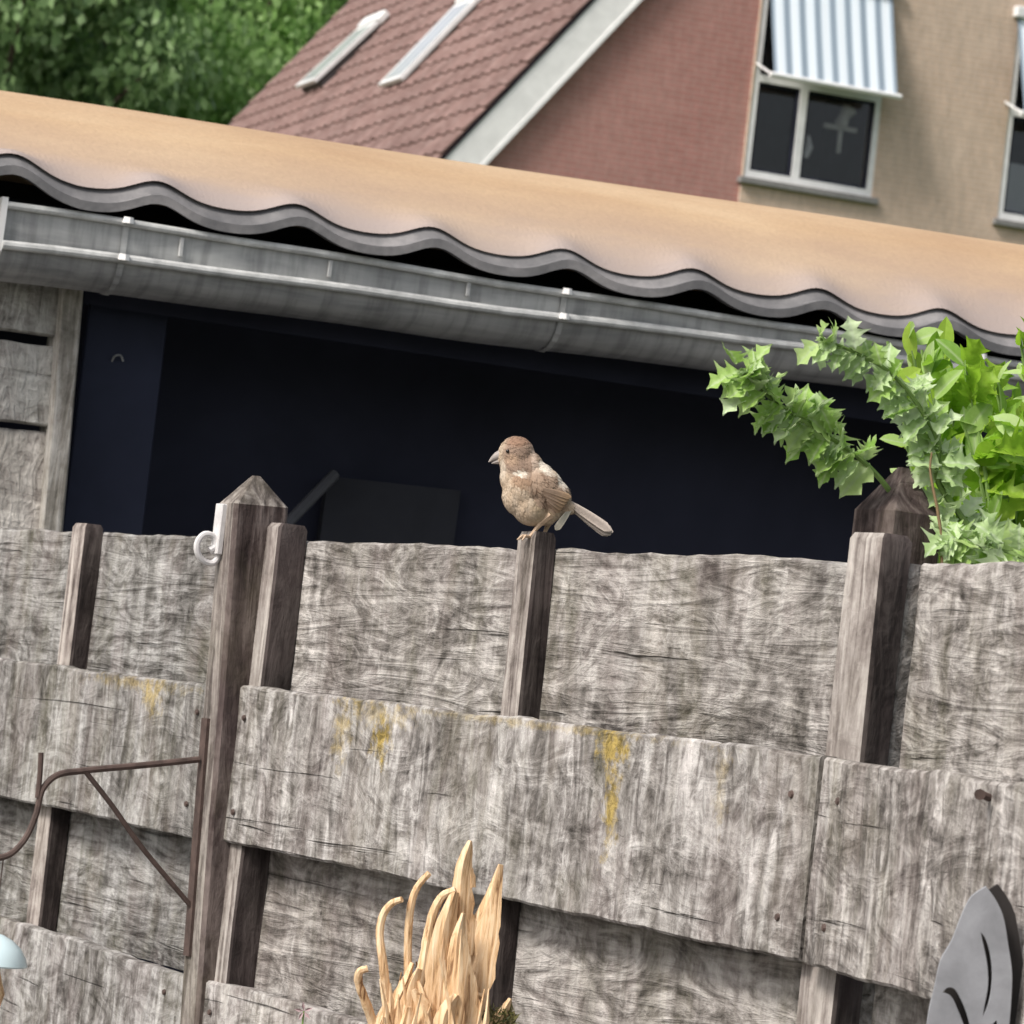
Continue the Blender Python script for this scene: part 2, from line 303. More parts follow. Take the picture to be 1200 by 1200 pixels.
# ------------------------------------------------------------------ fence
e_ = Vector((-.465, .885, 0)).normalized()
base0 = at(612, 740, 4.4); FA_rz = math.atan2(-e_.y, -e_.x)
FA = Frame((0, 0), FA_rz); base0 = base0 + FA.Y * .027
FA = Frame(base0, FA_rz)
rng = random.Random(4)
def plank(name, L, H, T, mat, parent, loc, tilt=0, seed=0, wane=.0035, nseg=None, rotx=0):
    nseg = nseg or max(6, int(L / .025)); c = .003; sd = Vector((seed * 7.31, seed * 3.77, 1.3))
    prof = [(0, -.5, 0, c), (0, .5, 0, -c), (c, .5, 0, 0), (T - c, .5, 0, 0), (T, .5, 0, -c), (T, -.5, 0, c), (T - c, -.5, 0, 0), (c, -.5, 0, 0)]
    prof.insert(1, (0, .17, 0, 0)); prof.insert(1, (0, -.17, 0, 0))
    v = []; f = []; n = len(prof)
    for i in range(nseg + 1):
        x = L * i / nseg
        tz = wane * (noise.noise(Vector((x * 9, 0, 0)) + sd) * 1.2 + noise.noise(Vector((x * 45, 3, 0)) + sd) * .7)
        bz = wane * (noise.noise(Vector((x * 7, 9, 0)) + sd) * 1.0 + noise.noise(Vector((x * 40, 13, 0)) + sd) * .5)
        wy = .003 * noise.noise(Vector((x * 3, 20, 0)) + sd)
        for j, (y, h, _, k) in enumerate(prof):
            cup = .002 * noise.noise(Vector((x * 8, h * 5, 31)) + sd) if y == 0 else 0
            v.append((x, y + wy + cup, h * H + k + (tz if h > .3 else bz if h < -.3 else 0)))
    for i in range(nseg):
        for j in range(n): f.append((i * n + j, (i + 1) * n + j, (i + 1) * n + (j + 1) % n, i * n + (j + 1) % n))
    f.append(tuple(range(n))); f.append(tuple(reversed([nseg * n + j for j in range(n)])))
    o = obj(name, mesh(name, v, f, mat, 40), parent, loc, (rotx, tilt, 0)); return o
def batten(parent, x0, x1, y0, y1, z0, z1, mat='batten', name='batten', round_top=.006, seed=1, lean=0):
    mb = MB(); n = 14; sd = Vector((seed * 5.1, 2.2, seed)); c = .003
    prof = [(x0 + c, y0), (x1 - c, y0), (x1, y0 + c), (x1, y1), (x0, y1), (x0, y0 + c)]; v = []; f = []; k = len(prof)
    for i in range(n + 1):
        z = z0 + (z1 - z0) * (i / n); s = 1
        for (x, y) in prof:
            w_ = .0016 * noise.noise(Vector((x * 60, y * 60, z * 9)) + sd); v.append((x + w_, y + w_ * .7, z))
    cx, cy = (x0 + x1) / 2, (y0 + y1) / 2
    for (x, y) in prof: v.append((cx + (x - cx) * .86, cy + (y - cy) * .8, z1 + round_top))
    for i in range(n + 1):
        for j in range(k): f.append((i * k + j, i * k + (j + 1) % k, (i + 1) * k + (j + 1) % k, (i + 1) * k + j))
    f.append(tuple((n + 1) * k + j for j in range(k))); f.append(tuple(reversed(range(k))))
    ox, oz = (x0 + x1) / 2, 0
    v = [(a - ox, b, c2) for a, b, c2 in v]
    me_ = mesh(name, v, f, M[mat], 40)
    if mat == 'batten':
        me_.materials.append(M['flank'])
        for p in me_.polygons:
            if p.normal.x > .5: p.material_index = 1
    return obj(name, me_, parent, (ox, 0, 0), (0, lean, 0))
TB, TH = .022, .027                                # board and batten thickness
ROWS = [(1.775, .205, 0), (1.582, .199, 1), (1.402, .205, 0), (1.208, .2, 1), (1.028, .205, 0), (.835, .2, 1), (.655, .2, 0), (.465, .2, 1), (.285, .2, 0), (.11, .1, 1)]
def nails(parent, xs, z0, y):
    for x in xs:
        for z in (z0 - .04, z0 - .16): 
            mb = MB(); mb.tube([(0, 0, 0), (0, -.0025, 0)], [.0042, .0032], 8); mb.build('nail', M['rust'], parent, (x, y, z))
def panel(frame, x0, x1, bx, label, mats, seed, dz=None, ext=None, tilt=None):
    root = empty('plank_fence', frame.pt(0, 0, 0), frame.rz); tag(root, label, 'fence', 'fence sections along the garden edge')
    for r, (zt, H, fr) in enumerate(ROWS):
        y = -TH - TB if fr else 0
        a, b = x0, x1
        if ext and r in ext: a, b = ext[r]
        z = zt + (dz or {}).get(r, 0)
        t = (tilt or {}).get(r, rng.uniform(-.0015, .0015))
        mt = mats.get(r, 'plank' if fr else 'plank_back')
        plank('plank', b - a, H, TB, M[mt], root, (a, y, z - H / 2), t, seed * 20 + r)
        if fr and r < 5: nails(root, [q for q in (bx[0] + .025, bx[-1] - .025) if a < q < b], z, y - .001)
    return root
# middle panel, between the two posts
pB = panel(FA, -.745, .72, [-.70, .0, .66], 'weathered plank fence section under the sparrow, yellow lichen on its front plank', {1: 'plank_lichen'}, 1, ext={1: (-.700, .679), 3: (-.700, .679), 5: (-.700, .679)})
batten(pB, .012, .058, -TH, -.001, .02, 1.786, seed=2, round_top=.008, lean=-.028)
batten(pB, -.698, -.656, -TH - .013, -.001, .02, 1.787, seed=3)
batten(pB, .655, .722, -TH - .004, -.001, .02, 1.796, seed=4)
# left panel
pA = panel(FA, -2.24, -.745, [-2.2, -1.36, -.8], 'left hand plank fence section behind the iron bracket, lichen along its front plank edge', {1: 'plank_lichen_b'}, 2, dz={1: -.001, 3: .008}, tilt={1: .003, 3: .008})
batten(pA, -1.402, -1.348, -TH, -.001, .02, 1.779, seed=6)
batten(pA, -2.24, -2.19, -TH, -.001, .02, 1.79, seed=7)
# right panel turns towards the viewer
bx_, bz_ = FA.hit(955, 1000, -TH - TB - .004)
FBo = FA.pt(bx_, -TH - TB - .004, 0); FB_rz = math.atan2(-.9707, .2402)
FB = Frame(FBo, FB_rz); FB = Frame(FBo + FB.Y * (TH + TB), FB_rz)
zz = [FB.hit(955, 890, -TH - TB), FB.hit(1165, 940, -TH - TB), FB.hit(940, 1140, -TH - TB), FB.hit(1080, 1200, -TH - TB), FB.hit(1065, 652, 0), FB.hit(1200, 665, 0)]
print('FB', [(round(a, 3), round(b, 3)) for a, b in zz])
pC = panel(FB, .07, 1.5, [.03, .8, 1.45], 'right hand plank fence section turned towards the viewer behind the metal leaf', {}, 3, ext={r: (0, 1.5) for r in (1, 3, 5, 7, 9)})
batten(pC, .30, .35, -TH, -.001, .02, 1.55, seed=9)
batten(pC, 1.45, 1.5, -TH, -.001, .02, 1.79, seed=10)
nl = MB(); nl.tube([(0, 0, 0), (.004, -.012, .003), (.012, -.014, .002)], [.0035, .0035, .005], 8)
nx, nz_ = FB.hit(1160, 935, -TH - TB); nl.build('bent_nail', M['rust'], pC, (nx, -TH - TB, nz_))
# posts with pointed tops
def post(frame, x0, x1, y0, y1, zsh, ztip, mat, label, n=16, seed=0, flank=None):
    root = empty('fence_post', frame.pt((x0 + x1) / 2, (y0 + y1) / 2, 0), frame.rz); tag(root, label, 'post', 'pointed fence posts')
    hx, hy = (x1 - x0) / 2, (y1 - y0) / 2; c = .005; v = []; f = []; sd = Vector((seed, 2, seed * 3.3))
    prof = [(-hx + c, -hy), (0, -hy), (hx - c, -hy), (hx, -hy + c), (hx, 0), (hx, hy - c), (hx - c, hy), (-hx + c, hy), (-hx, hy - c), (-hx, -hy + c)]; k = len(prof)
    for i in range(n + 1):
        z = -.3 + (zsh + .3) * i / n
        for x, y in prof:
            w_ = .002 * noise.noise(Vector((x * 50, y * 50, z * 5)) + sd); v.append((x + w_, y + w_, z))
    for x, y in prof: v.append((x * .12, y * .12, ztip - .004))
    for i in range(n + 1):
        for j in range(k): f.append((i * k + j, i * k + (j + 1) % k, (i + 1) * k + (j + 1) % k, (i + 1) * k + j))
    f.append(tuple((n + 1) * k + j for j in range(k)))
    me_ = mesh('post_body', v, f, M[mat], 30)
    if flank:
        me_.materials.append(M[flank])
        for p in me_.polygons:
            if p.normal.x > .5 and abs(p.normal.z) < .2: p.material_index = 1  # right side only: brown stain with its shade put into the colour
    obj('post_body', me_, root); return root
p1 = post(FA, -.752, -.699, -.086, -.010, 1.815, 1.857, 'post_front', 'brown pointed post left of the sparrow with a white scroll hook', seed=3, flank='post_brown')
p1.rotation_euler = (.043, 0, FA_rz); p1.location = FA.pt(-.7255, -.048 + .0775, 0)      # leans out at the top
x2, z2 = FA.hit(1060, 550, .03); print('post2 tip', x2, z2)
x2 -= .042; z2 += .009
p2 = post(FA, x2 - .036, x2 + .036, .024, .088, z2 - .05, z2, 'post_brown', 'dark pointed post right of the sparrow beside the green plant', seed=8)

# ------------------------------------------------------------------ iron bracket and white scroll on the left post
# the bracket stands out square from the fence (towards -Y of the fence frame)
BX = -.735
PB = FA.pt(BX, 0, 0)
def bhit(x, y):                       # photo position -> (out, z) in the plane square to the fence through the post
    q = hit(x, y, PB, FA.X); return FA.loc(q).y, q.z
br = empty('plant_bracket', FA.pt(BX, -.086, 0), FA_rz); tag(br, 'thin brown iron bracket with curled end and diagonal brace on left post', 'bracket')
def bpts(l): return [(0, bhit(x, y)[0] + .086, bhit(x, y)[1]) for x, y in l]
arm = catmull(bpts([(233, 890), (165, 897), (100, 903), (66, 909), (50, 925), (42, 955), (28, 985), (8, 1003), (-18, 1004), (-34, 985), (-30, 962), (-8, 958)]), 6)
MB().tube(arm, .0042, 8).build('arm', M['rust'], br)
MB().tube(catmull(bpts([(100, 904), (132, 945), (160, 985), (190, 1022), (223, 1061)]), 3), .0036, 8).build('brace', M['rust'], br)
MB().tube(catmull(bpts([(48, 882), (47, 905), (44, 935)]), 3), .0036, 8).build('tip', M['rust'], br)
zb0, zb1 = bhit(226, 840)[1], bhit(218, 1120)[1]
py_ = lambda z: .043 * (1.8 - z)
MB().add([(x, y + py_(z), z) for x in (-.009, .009) for y in (-.004, .001) for z in (zb1, zb0)], [(0, 1, 3, 2), (4, 6, 7, 5), (0, 4, 5, 1), (2, 3, 7, 6), (0, 2, 6, 4), (1, 5, 7, 3)]).build('wall_plate', M['rust'], br)
sc = empty('scroll_hook', FA.pt(-.735, -.086, 0), FA_rz); tag(sc, 'small white curled iron hook near top of the left post', 'hook')
P_ = [(258, 586), (257, 612), (257, 640), (256, 652), (249, 660), (238, 657), (231, 646), (232, 634), (240, 626), (250, 629), (252, 640), (246, 645)]
PB2 = FA.pt(-.735, 0, 0)
def shit(x, y):
    q = hit(x, y, PB2, FA.X); return (0, FA.loc(q).y + .086, q.z)
pp = catmull([shit(x, y) for x, y in P_[1:]], 6)
MB().tube(pp, .0042, 8).build('scroll', M['white_iron'], sc)
a0, a1 = shit(257, 590), shit(257, 650)
MB().box(-.011, .011, min(a0[1], -.003) , .001, a1[2], a0[2], .001).build('back_plate', M['white_iron'], sc)

# hanging feeder below the bracket curl
fo, fz = bhit(4, 1003); ft = bhit(8, 1094)[1]
fd = empty('bird_feeder', FA.pt(BX, fo, ft), FA_rz); tag(fd, 'pale glazed bell of a hanging bird feeder at lower left edge', 'feeder')
prof = [(.003, 0), (.010, -.002), (.020, -.008), (.030, -.018), (.036, -.030), (.0385, -.040), (.037, -.042), (.034, -.036), (.024, -.02), (.004, -.01)]
v = []; f = []; n = 28
for (r_, z) in [(q * 1.2, z_ * .95) for q, z_ in prof]: v += [(r_ * math.cos(2 * math.pi * k / n), r_ * math.sin(2 * math.pi * k / n), z) for k in range(n)]
for i in range(len(prof) - 1): f += [(i * n + k, (i + 1) * n + k, (i + 1) * n + (k + 1) % n, i * n + (k + 1) % n) for k in range(n)]
f.append(tuple(range(n))); obj('bell', mesh('bell', v, f, M['glazed'], 60), fd)
MB().tube([(0, 0, -.01), (.001, 0, fz - ft)], .0009, 6).build('cord', M['rust'], fd)
MB().tube([(.008, 0, -.012), (.012, 0, -.058)], .0028, 6).build('perch', M['rust'], fd)
MB().tube([(0, 0, -.02), (0, 0, -.075), (0, 0, -.11)], [.004, .022, .014], 12).build('seed_ball', M['straw'], fd)

# ------------------------------------------------------------------ shed behind the fence
SH_rz = R(21); SH = Frame(at(7, 245, 6.3), SH_rz)
W0 = 5.2                                                  # shed length along the gutter
zta, ztb, zma, zmb = SH.hit(145, 262, 0), SH.hit(1141, 418, 0), SH.hit(145, 305, 0), SH.hit(1160, 436, 0)
slope = (ztb[1] - zta[1]) / (ztb[0] - zta[0]); gz0 = zta[1] - slope * zta[0]
zt_f = lambda x: gz0 + slope * x
fh_f = lambda x: max(.012, zt_f(x) - (zma[1] + (zmb[1] - zma[1]) / (zmb[0] - zma[0]) * (x - zma[0])))
shed = empty('garden_shed', SH.pt(0, 0, 0), SH_rz); tag(shed, 'garden shed with dark open front, weathered plank wall and tan roof', 'shed')
gr = lambda px, py, yo=0: SH.hit(px, py, yo)
fh = fh_f(.3); bh = .053
prof0 = [(0, 0, 0), (.002, .5, 0), (.004, 1, 0)] + [(.004 + .075 * (1 - math.cos(a)), 1, math.sin(a)) for a in [R(q) for q in (12, 28, 45, 62, 78, 90, 110, 135)]] + [(.145, 1, .5), (.15, .3, 0)]
gx = [W0 * i / 60 for i in range(61)]; v = []; f = []; n = len(prof0)
sag = lambda x: .0018 * math.sin(x * 5.3) + .0012 * math.sin(x * 13)
gpr = lambda x: [(y, zt_f(x) - a * fh_f(x) - b * bh + sag(x)) for y, a, b in prof0]
for x in gx: v += [(x, y, z) for y, z in gpr(x)]
for i in range(60):
    for j in range(n - 1): f.append((i * n + j, (i + 1) * n + j, (i + 1) * n + j + 1, i * n + j + 1))
gut = obj('gutter', mesh('gutter', v, f, M['zinc'], 50), shed)
MB().tube([(x, -.004, zt_f(x) + sag(x)) for x in gx], .0065, 10).build('rim', M['zinc_rim'], gut)
MB().tube([(x, -.003, zt_f(x) - fh_f(x) + sag(x)) for x in gx], .0078, 10).build('rim', M['zinc_rim'], gut)
MB().prism([(y - .01 * (y < .01), z) for y, z in gpr(0)] + [(.15, gz0 + .01), (-.01, gz0 + .012)], 'x', -.010, 0).build('end_cap', M['white_paint'], gut)
def strap(px, py):
    x, _ = gr(px, py); mb = MB(); P_ = gpr(x)
    for a, b in zip(P_[:9], P_[1:10]):
        mb.add([(x - .005, a[0] - .004, a[1]), (x + .005, a[0] - .004, a[1]), (x + .005, b[0] - .004, b[1] - .003), (x - .005, b[0] - .004, b[1] - .003)], [(0, 1, 2, 3)])
    mb.build('strap', M['zinc'], gut)
    for z in (P_[0][1] + .003, P_[2][1] + .002): MB().tube([(x, -.013, z - .005), (x, -.014, z + .005)], [.010, .008], 8).build('clip', M['white_paint'], gut)
for q in ((147, 268), (661, 345), (1146, 425)): strap(*q)
for q in ((212, 285), (386, 312), (548, 335)):
    x, _ = gr(*q); z = zt_f(x); MB().box(x - .003, x + .004, -.006, 0, z - fh_f(x) * .7, z - fh_f(x) * .15, .001).build('joint_clip', M['zinc'], gut)
# roof sheet with rolling waves at the eave
P = .2415; x0w = gr(157, 225)[0] + .042; PIT = R(17)
def wave(x):
    u = ((x - x0w) / P) % 1.0
    u = u ** 1.0; u = (u + .07 * math.sin(2 * math.pi * u)) % 1.0; return (.5 + .5 * math.cos(2 * math.pi * u)) ** .95
topz = SH.hit(600, 197, .45); tzr = topz[1] - zt_f(topz[0]); rise_f = lambda y: (tzr - .029) * math.sin(min(1, y / .46) * math.pi / 2) ** .85
def fade_f(y): t = min(1, max(0, (y + .004) / .11)); return 1 - t * t * (3 - 2 * t)
AMP = .029; zb = .004; nx = 420; ys = [-.024, -.01, .0, .018, .03]
eave0 = .030
def eave_z(x): return zt_f(x)
v = []; f = []
for layer in (0, 1):
    for x in [-.25 + (W0 + .3) * i / nx for i in range(nx + 1)]:
        up = .03 * max(0, (.12 - x) / .37) ** 1.0 if x < .12 else 0
        jit = .004 * noise.noise(Vector((x * 5, 0, 0)))
        for y in ys: v.append((x, y + .02 * noise.noise(Vector((x * 2.2, 5, 0))) * (y < 0), eave_z(x) + eave0 - .002 + (AMP * wave(x) + up) * fade_f(y) + (rise_f(y) if y > 0 else y * .12) - layer * .015))
nr = len(ys); off = (nx + 1) * nr
for i in range(nx):
    for j in range(nr - 1):
        f.append((i * nr + j, (i + 1) * nr + j, (i + 1) * nr + j + 1, i * nr + j + 1)); f.append((off + i * nr + j, off + i * nr + j + 1, off + (i + 1) * nr + j + 1, off + (i + 1) * nr + j))
    f.append((i * nr, off + i * nr, off + (i + 1) * nr, (i + 1) * nr))
obj('roof_sheet', mesh('roof_sheet', v, f, M['sheet'], 50), shed)
# tan rounded covering over the roof
v = []; f = []; NP = 26; NX = 50
NX = 640; YS = [.014, .024, .035, .05, .07, .10, .13, .16, .19, .22, .26, .30, .34, .38, .42, .46, .50, .56, .64, .74, .9, 1.1]; NP = len(YS) - 1
tz0 = tzr - eave0
for i in range(NX + 1):
    x = -.6 + (W0 + .9) * i / NX
    for j, y in enumerate(YS):
        u = min(1, y / .46); fade = fade_f(y - .004)
        up = .03 * max(0, (.12 - x) / .37) * fade if x < .12 else 0
        z = eave0 + .003 + AMP * wave(x) * fade + up + (tz0 - .003) * (math.sin(u * math.pi / 2) ** .85) - max(0, y - .5) ** 2 * .35 + ((x - 1.1) * .017 - .002) * (1 - fade)
        v.append((x, y - .004, zt_f(x) + z + .004 * noise.noise(Vector((x * 1.6, j * .1, 0)))))
for i in range(NX):
    for j in range(NP): k = i * (NP + 1) + j; f.append((k, k + NP + 1, k + NP + 2, k + 1))
obj('roof_cover', mesh('roof_cover', v, f, M['tan'], None), shed)
shed.children[-1].data.polygons.foreach_set('use_smooth', [True] * len(shed.children[-1].data.polygons))
# front wall pieces, opening and interior
FY = .17                                                  # wall plane behind the gutter
xt0, xt1 = gr(70, 480, FY)[0], gr(92, 480, FY)[0]
ztop = gz0 - fh - .01
for (z0, z1, i) in [(gr(30, 330, FY)[1], gr(30, 391, FY)[1], 0), (gr(30, 402, FY)[1], gr(30, 498, FY)[1], 1), (gr(30, 505, FY)[1], gr(30, 640, FY)[1], 2)]:
    H = z0 - z1; plank('plank', xt0 + .8 + (.004 if i == 0 else 0), H, .022, M['shed_plank'], shed, (-.8, FY - .02, z1 + H / 2), .0, 50 + i, rotx=R(-3))
zl = gr(30, 646, FY)[1]
k = 0
while zl > .1:
    plank('plank', xt0 + .8, .18, .022, M['shed_plank'], shed, (-.8, FY - .02, zl - .09), 0, 60 + k, rotx=R(-3)); zl -= .187; k += 1
batten(shed, xt0 + .046, xt1 + .05, FY - .045, FY + .03, .02, ztop + .05, 'shed_trim', 'corner_trim', seed=21, lean=-.035)
xn0, xn1 = gr(96, 480, FY)[0], gr(190, 480, FY)[0]
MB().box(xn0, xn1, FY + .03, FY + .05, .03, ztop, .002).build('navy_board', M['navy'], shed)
hk = gr(137, 420, FY + .03); MB().tube(catmull([(hk[0] - .008, FY + .03, hk[1] - .006), (hk[0] - .006, FY + .02, hk[1] + .003), (hk[0] + .003, FY + .02, hk[1] + .005), (hk[0] + .009, FY + .022, hk[1] - .004)], 4), .0018, 6).build('coat_hook', M['zinc'], shed)
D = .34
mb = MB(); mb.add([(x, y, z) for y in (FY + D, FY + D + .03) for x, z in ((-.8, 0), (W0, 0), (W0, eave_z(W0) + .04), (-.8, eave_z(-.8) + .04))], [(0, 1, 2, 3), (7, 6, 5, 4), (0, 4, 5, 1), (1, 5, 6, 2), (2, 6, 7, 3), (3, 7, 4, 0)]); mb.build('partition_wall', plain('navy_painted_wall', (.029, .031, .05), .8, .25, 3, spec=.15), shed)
MB().box(-.8, W0, 2.6, 2.64, 0, 2.1).build('rear_wall', M['shed_plank'], shed)
MB().box(-.84, -.80, FY + .01, 2.6, 0, 2.1).build('side_wall', M['shed_plank'], shed)
MB().box(W0, W0 + .04, FY + .01, 2.6, 0, 2.1).build('side_wall', M['shed_plank'], shed)
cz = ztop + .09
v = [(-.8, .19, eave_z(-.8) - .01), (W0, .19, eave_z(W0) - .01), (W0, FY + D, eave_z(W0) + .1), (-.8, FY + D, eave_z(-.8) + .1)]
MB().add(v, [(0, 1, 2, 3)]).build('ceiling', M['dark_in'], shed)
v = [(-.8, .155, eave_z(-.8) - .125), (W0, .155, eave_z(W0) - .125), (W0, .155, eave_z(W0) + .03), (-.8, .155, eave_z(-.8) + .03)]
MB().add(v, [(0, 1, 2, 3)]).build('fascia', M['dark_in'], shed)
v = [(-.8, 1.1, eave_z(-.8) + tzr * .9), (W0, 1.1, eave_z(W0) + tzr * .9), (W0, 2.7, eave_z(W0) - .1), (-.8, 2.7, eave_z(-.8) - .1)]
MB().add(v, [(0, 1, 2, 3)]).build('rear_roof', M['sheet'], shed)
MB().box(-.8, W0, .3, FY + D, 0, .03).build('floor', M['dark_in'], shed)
# things inside the shed, barely lit
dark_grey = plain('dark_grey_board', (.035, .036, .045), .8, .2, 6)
SHd = lambda px, py, yo: SH.pt(*[(lambda q: q[0])(gr(px, py, yo))], yo, gr(px, py, yo)[1])
bl = empty('leaning_pole', (0, 0, 0)); tag(bl, 'thin dark pole leaning inside the shed beside the left post', 'pole')
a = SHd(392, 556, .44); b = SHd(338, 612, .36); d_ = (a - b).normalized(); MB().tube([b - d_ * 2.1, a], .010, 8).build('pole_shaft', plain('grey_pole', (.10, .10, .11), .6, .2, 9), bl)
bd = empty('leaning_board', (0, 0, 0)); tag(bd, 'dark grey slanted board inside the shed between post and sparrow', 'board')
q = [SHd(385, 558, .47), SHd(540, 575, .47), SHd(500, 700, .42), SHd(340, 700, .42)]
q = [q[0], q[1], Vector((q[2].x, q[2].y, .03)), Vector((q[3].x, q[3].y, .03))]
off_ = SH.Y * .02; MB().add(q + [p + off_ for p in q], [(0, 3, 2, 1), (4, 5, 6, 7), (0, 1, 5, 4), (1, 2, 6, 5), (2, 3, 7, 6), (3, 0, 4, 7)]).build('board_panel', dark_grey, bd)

# ------------------------------------------------------------------ house behind
HO = at(868, 207, 42); H_rz = R(20); HF = Frame(HO, H_rz)
hh = lambda x, y, yo=0: HF.hit(x, y, yo)
house = empty('brick_house', HF.pt(0, 0, 0), H_rz); tag(house, 'red and tan brick house with tiled roof and white bargeboard', 'house')
vA, vB = hh(522, 180, -.12), hh(693, 0, -.12)
pit = math.atan2(vB[1] - vA[1], vB[0] - vA[0]); print('roof pitch', math.degrees(pit), vA, vB)
xe = vA[0] - (vA[1] - 5.0) / math.tan(pit)                 # eave end of the verge at z = 5
xr = .1; zr = vA[1] + (xr - vA[0]) * math.tan(pit)         # ridge
DEP = 14.0
rise = lambda x: vA[1] + (x - vA[0]) * math.tan(pit)
mb = MB(); mb.prism([(xe + .35, 0), (xr, 0), (xr, zr - .25), (xe + .35, rise(xe + .35) - .25)], 'y', 0, DEP); mb.build('gable_wall', M['brick_red'], house)
xw = hh(867, 207)[0]
mb = MB(); XE = 7.5
# tan wall with two window openings
wl = [hh(868, 207), hh(1020, 232), hh(1168, 250)]
w1x0, w1x1, w1z0 = wl[0][0] + .02, wl[1][0], wl[0][1]
w2x0 = wl[2][0]; w2x1 = w2x0 + (w1x1 - w1x0); WH = 2.15
ZT = 12.6; yb0, yb1 = -.03, .3
def wallbox(a, b, z0, z1): mb.box(a, b, yb0, yb1, z0, z1)
wz0, wz1 = w1z0 + .0, w1z0 + WH
for (a, b) in ((0.0, w1x0), (w1x1, w2x0), (w2x1, XE)): wallbox(a, b, 0, ZT)
for (a, b) in ((w1x0, w1x1), (w2x0, w2x1)): wallbox(a, b, 0, wz0); wallbox(a, b, wz1, ZT)
mb.build('tan_wall', M['brick_tan'], house)
MB().box(XE - .3, XE, .3, DEP, 0, ZT).build('side_wall', M['brick_tan'], house)
MB().box(.16, XE - .3, DEP - .3, DEP, 0, ZT).build('rear_wall', M['brick_tan'], house)
MB().box(0, XE, -.1, DEP, ZT, ZT + .2).build('flat_roof', M['sill'], house)
# windows
def window(x0, x1, mull, trans, blind, wz=None):
    fr = MB(); z0, z1 = wz0, wz1; t = .065; y0, y1 = -.02, .07
    fr.box(x0, x0 + t, y0, y1, z0, z1); fr.box(x1 - t, x1, y0, y1, z0, z1); fr.box(x0 + t, x1 - t, y0, y1, z0, z0 + t * 1.3); fr.box(x0 + t, x1 - t, y0, y1, z1 - t, z1)
    fr.box(x0 + t, x1 - t, y0, y1, trans - .04, trans + .04)
    fr.box(mull - .045, mull + .045, y0, y1, z0 + t * 1.3, trans - .04)
    W = fr.build('window_frame', M['pvc'], house)
    for (a, b, c, d) in ((x0 + t, mull - .045, z0 + t * 1.3, trans - .04), (mull + .045, x1 - t, z0 + t * 1.3, trans - .04), (x0 + t, x1 - t, trans + .04, z1 - t)):
        MB().box(a, b, .03, .036, c, d).build('pane', M['glass'], W)
        rb = MB(); s = .03
        rb.box(a, a + s, .0, .03, c, d); rb.box(b - s, b, .0, .03, c, d); rb.box(a + s, b - s, 0, .03, c, c + s); rb.box(a + s, b - s, 0, .03, d - s, d); rb.build('gasket', M['dark_in'], W)
    MB().box(x0 - .06, x1 + .06, -.10, .05, z0 - .07, z0 - .002, .006).build('sill', M['sill'], W)
    rm = MB(); rm.add([(x0 - .5, .32, z0 - .3), (x1 + .5, .32, z0 - .3), (x1 + .5, 2.6, z0 - .3), (x0 - .5, 2.6, z0 - .3), (x0 - .5, .32, z1 + .3), (x1 + .5, .32, z1 + .3), (x1 + .5, 2.6, z1 + .3), (x0 - .5, 2.6, z1 + .3)], [(0, 1, 2, 3), (4, 7, 6, 5), (3, 2, 6, 7), (0, 3, 7, 4), (1, 5, 6, 2)])
    rm.build('room', plain('room_wall', (.075, .078, .085), .9, .2, 3), W); return W
mul1 = hh(932, 200)[0]; tr1 = hh(893, 92)[1]
W1 = window(w1x0, w1x1, mul1, tr1, 0)
W2 = window(w2x0, w2x1, w2x0 + (mul1 - w1x0), hh(1178, 130)[1], 1)
# pale things standing behind the first window and a blind in the second
cx, cz = hh(985, 150, .12); orn = MB()
orn.box(cx - .2, cx + .2, .11, .14, cz - .025, cz + .025, .008); orn.box(cx - .02, cx + .03, .11, .13, cz - .28, cz + .16, .008)
orn.tube([(cx - .02, .12, cz - .03), (cx, .12, cz + .04), (cx + .03, .12, cz + .13), (cx + .08, .12, cz + .22)], [.03, .075, .06, .09], 9)
orn.build('window_ornament', plain('pale_ornament', (.6, .6, .58), .7, .2, 9), W1)
cx, cz = hh(945, 172, .12); orn = MB(); orn.tube([(cx, .12, cz - .12), (cx + .03, .12, cz), (cx + .01, .12, cz + .13)], [.03, .05, .01], 7); orn.build('window_ornament', plain('pale_figure', (.75, .76, .78), .7, .2, 9), W1)
bz0, bz1 = wz0 + .1, hh(1190, 190)[1]
MB().box(w2x0 + .13, w2x1 - .1, .10, .12, bz0, bz1).build('blind', plain('pale_blind', (.55, .57, .62), .8, .05, 3), W2)
# striped awnings
def awning(xa, xb, zbot, out, ztp, label):
    r_ = empty('window_awning', HF.pt((xa + xb) / 2, -.05, ztp), H_rz); tag(r_, label, 'awning', 'striped window awnings')
    hw = (xb - xa) / 2; n = 36; v = []; f = []
    for i in range(n + 1):
        x = -hw + 2 * hw * i / n
        for j in range(7):
            u = j / 6; v.append((x, -out * u, (zbot - ztp) * u - .02 * math.sin(u * math.pi) + .004 * math.sin(x * 27)))
    for i in range(n):
        for j in range(6): k = i * 7 + j; f.append((k, k + 7, k + 8, k + 1))
    obj('fabric', mesh('fabric', v, f, M['awning'], None), r_)
    MB().tube([(-hw - .04, -out, zbot - ztp - .02), (hw + .04, -out, zbot - ztp - .02)], .032, 8).build('front_bar', M['pvc'], r_)
    for s in (-1, 1): MB().tube([(s * (hw + .02), .03, zbot - ztp + .15), (s * (hw + .02), -out, zbot - ztp - .02)], .014, 6).build('arm', M['pvc'], r_)
    MB().box(-hw - .05, hw + .05, -.09, .02, -.03, .09, .01).build('cassette', M['pvc'], r_)
OUT = .42
al, ar = hh(906, 95, -.05 - OUT), hh(1052, 110, -.05 - OUT)
awning(al[0], ar[0], (al[1] + ar[1]) / 2 + .04, OUT, wz1 + .12, 'blue and white striped awning over the two-pane window')
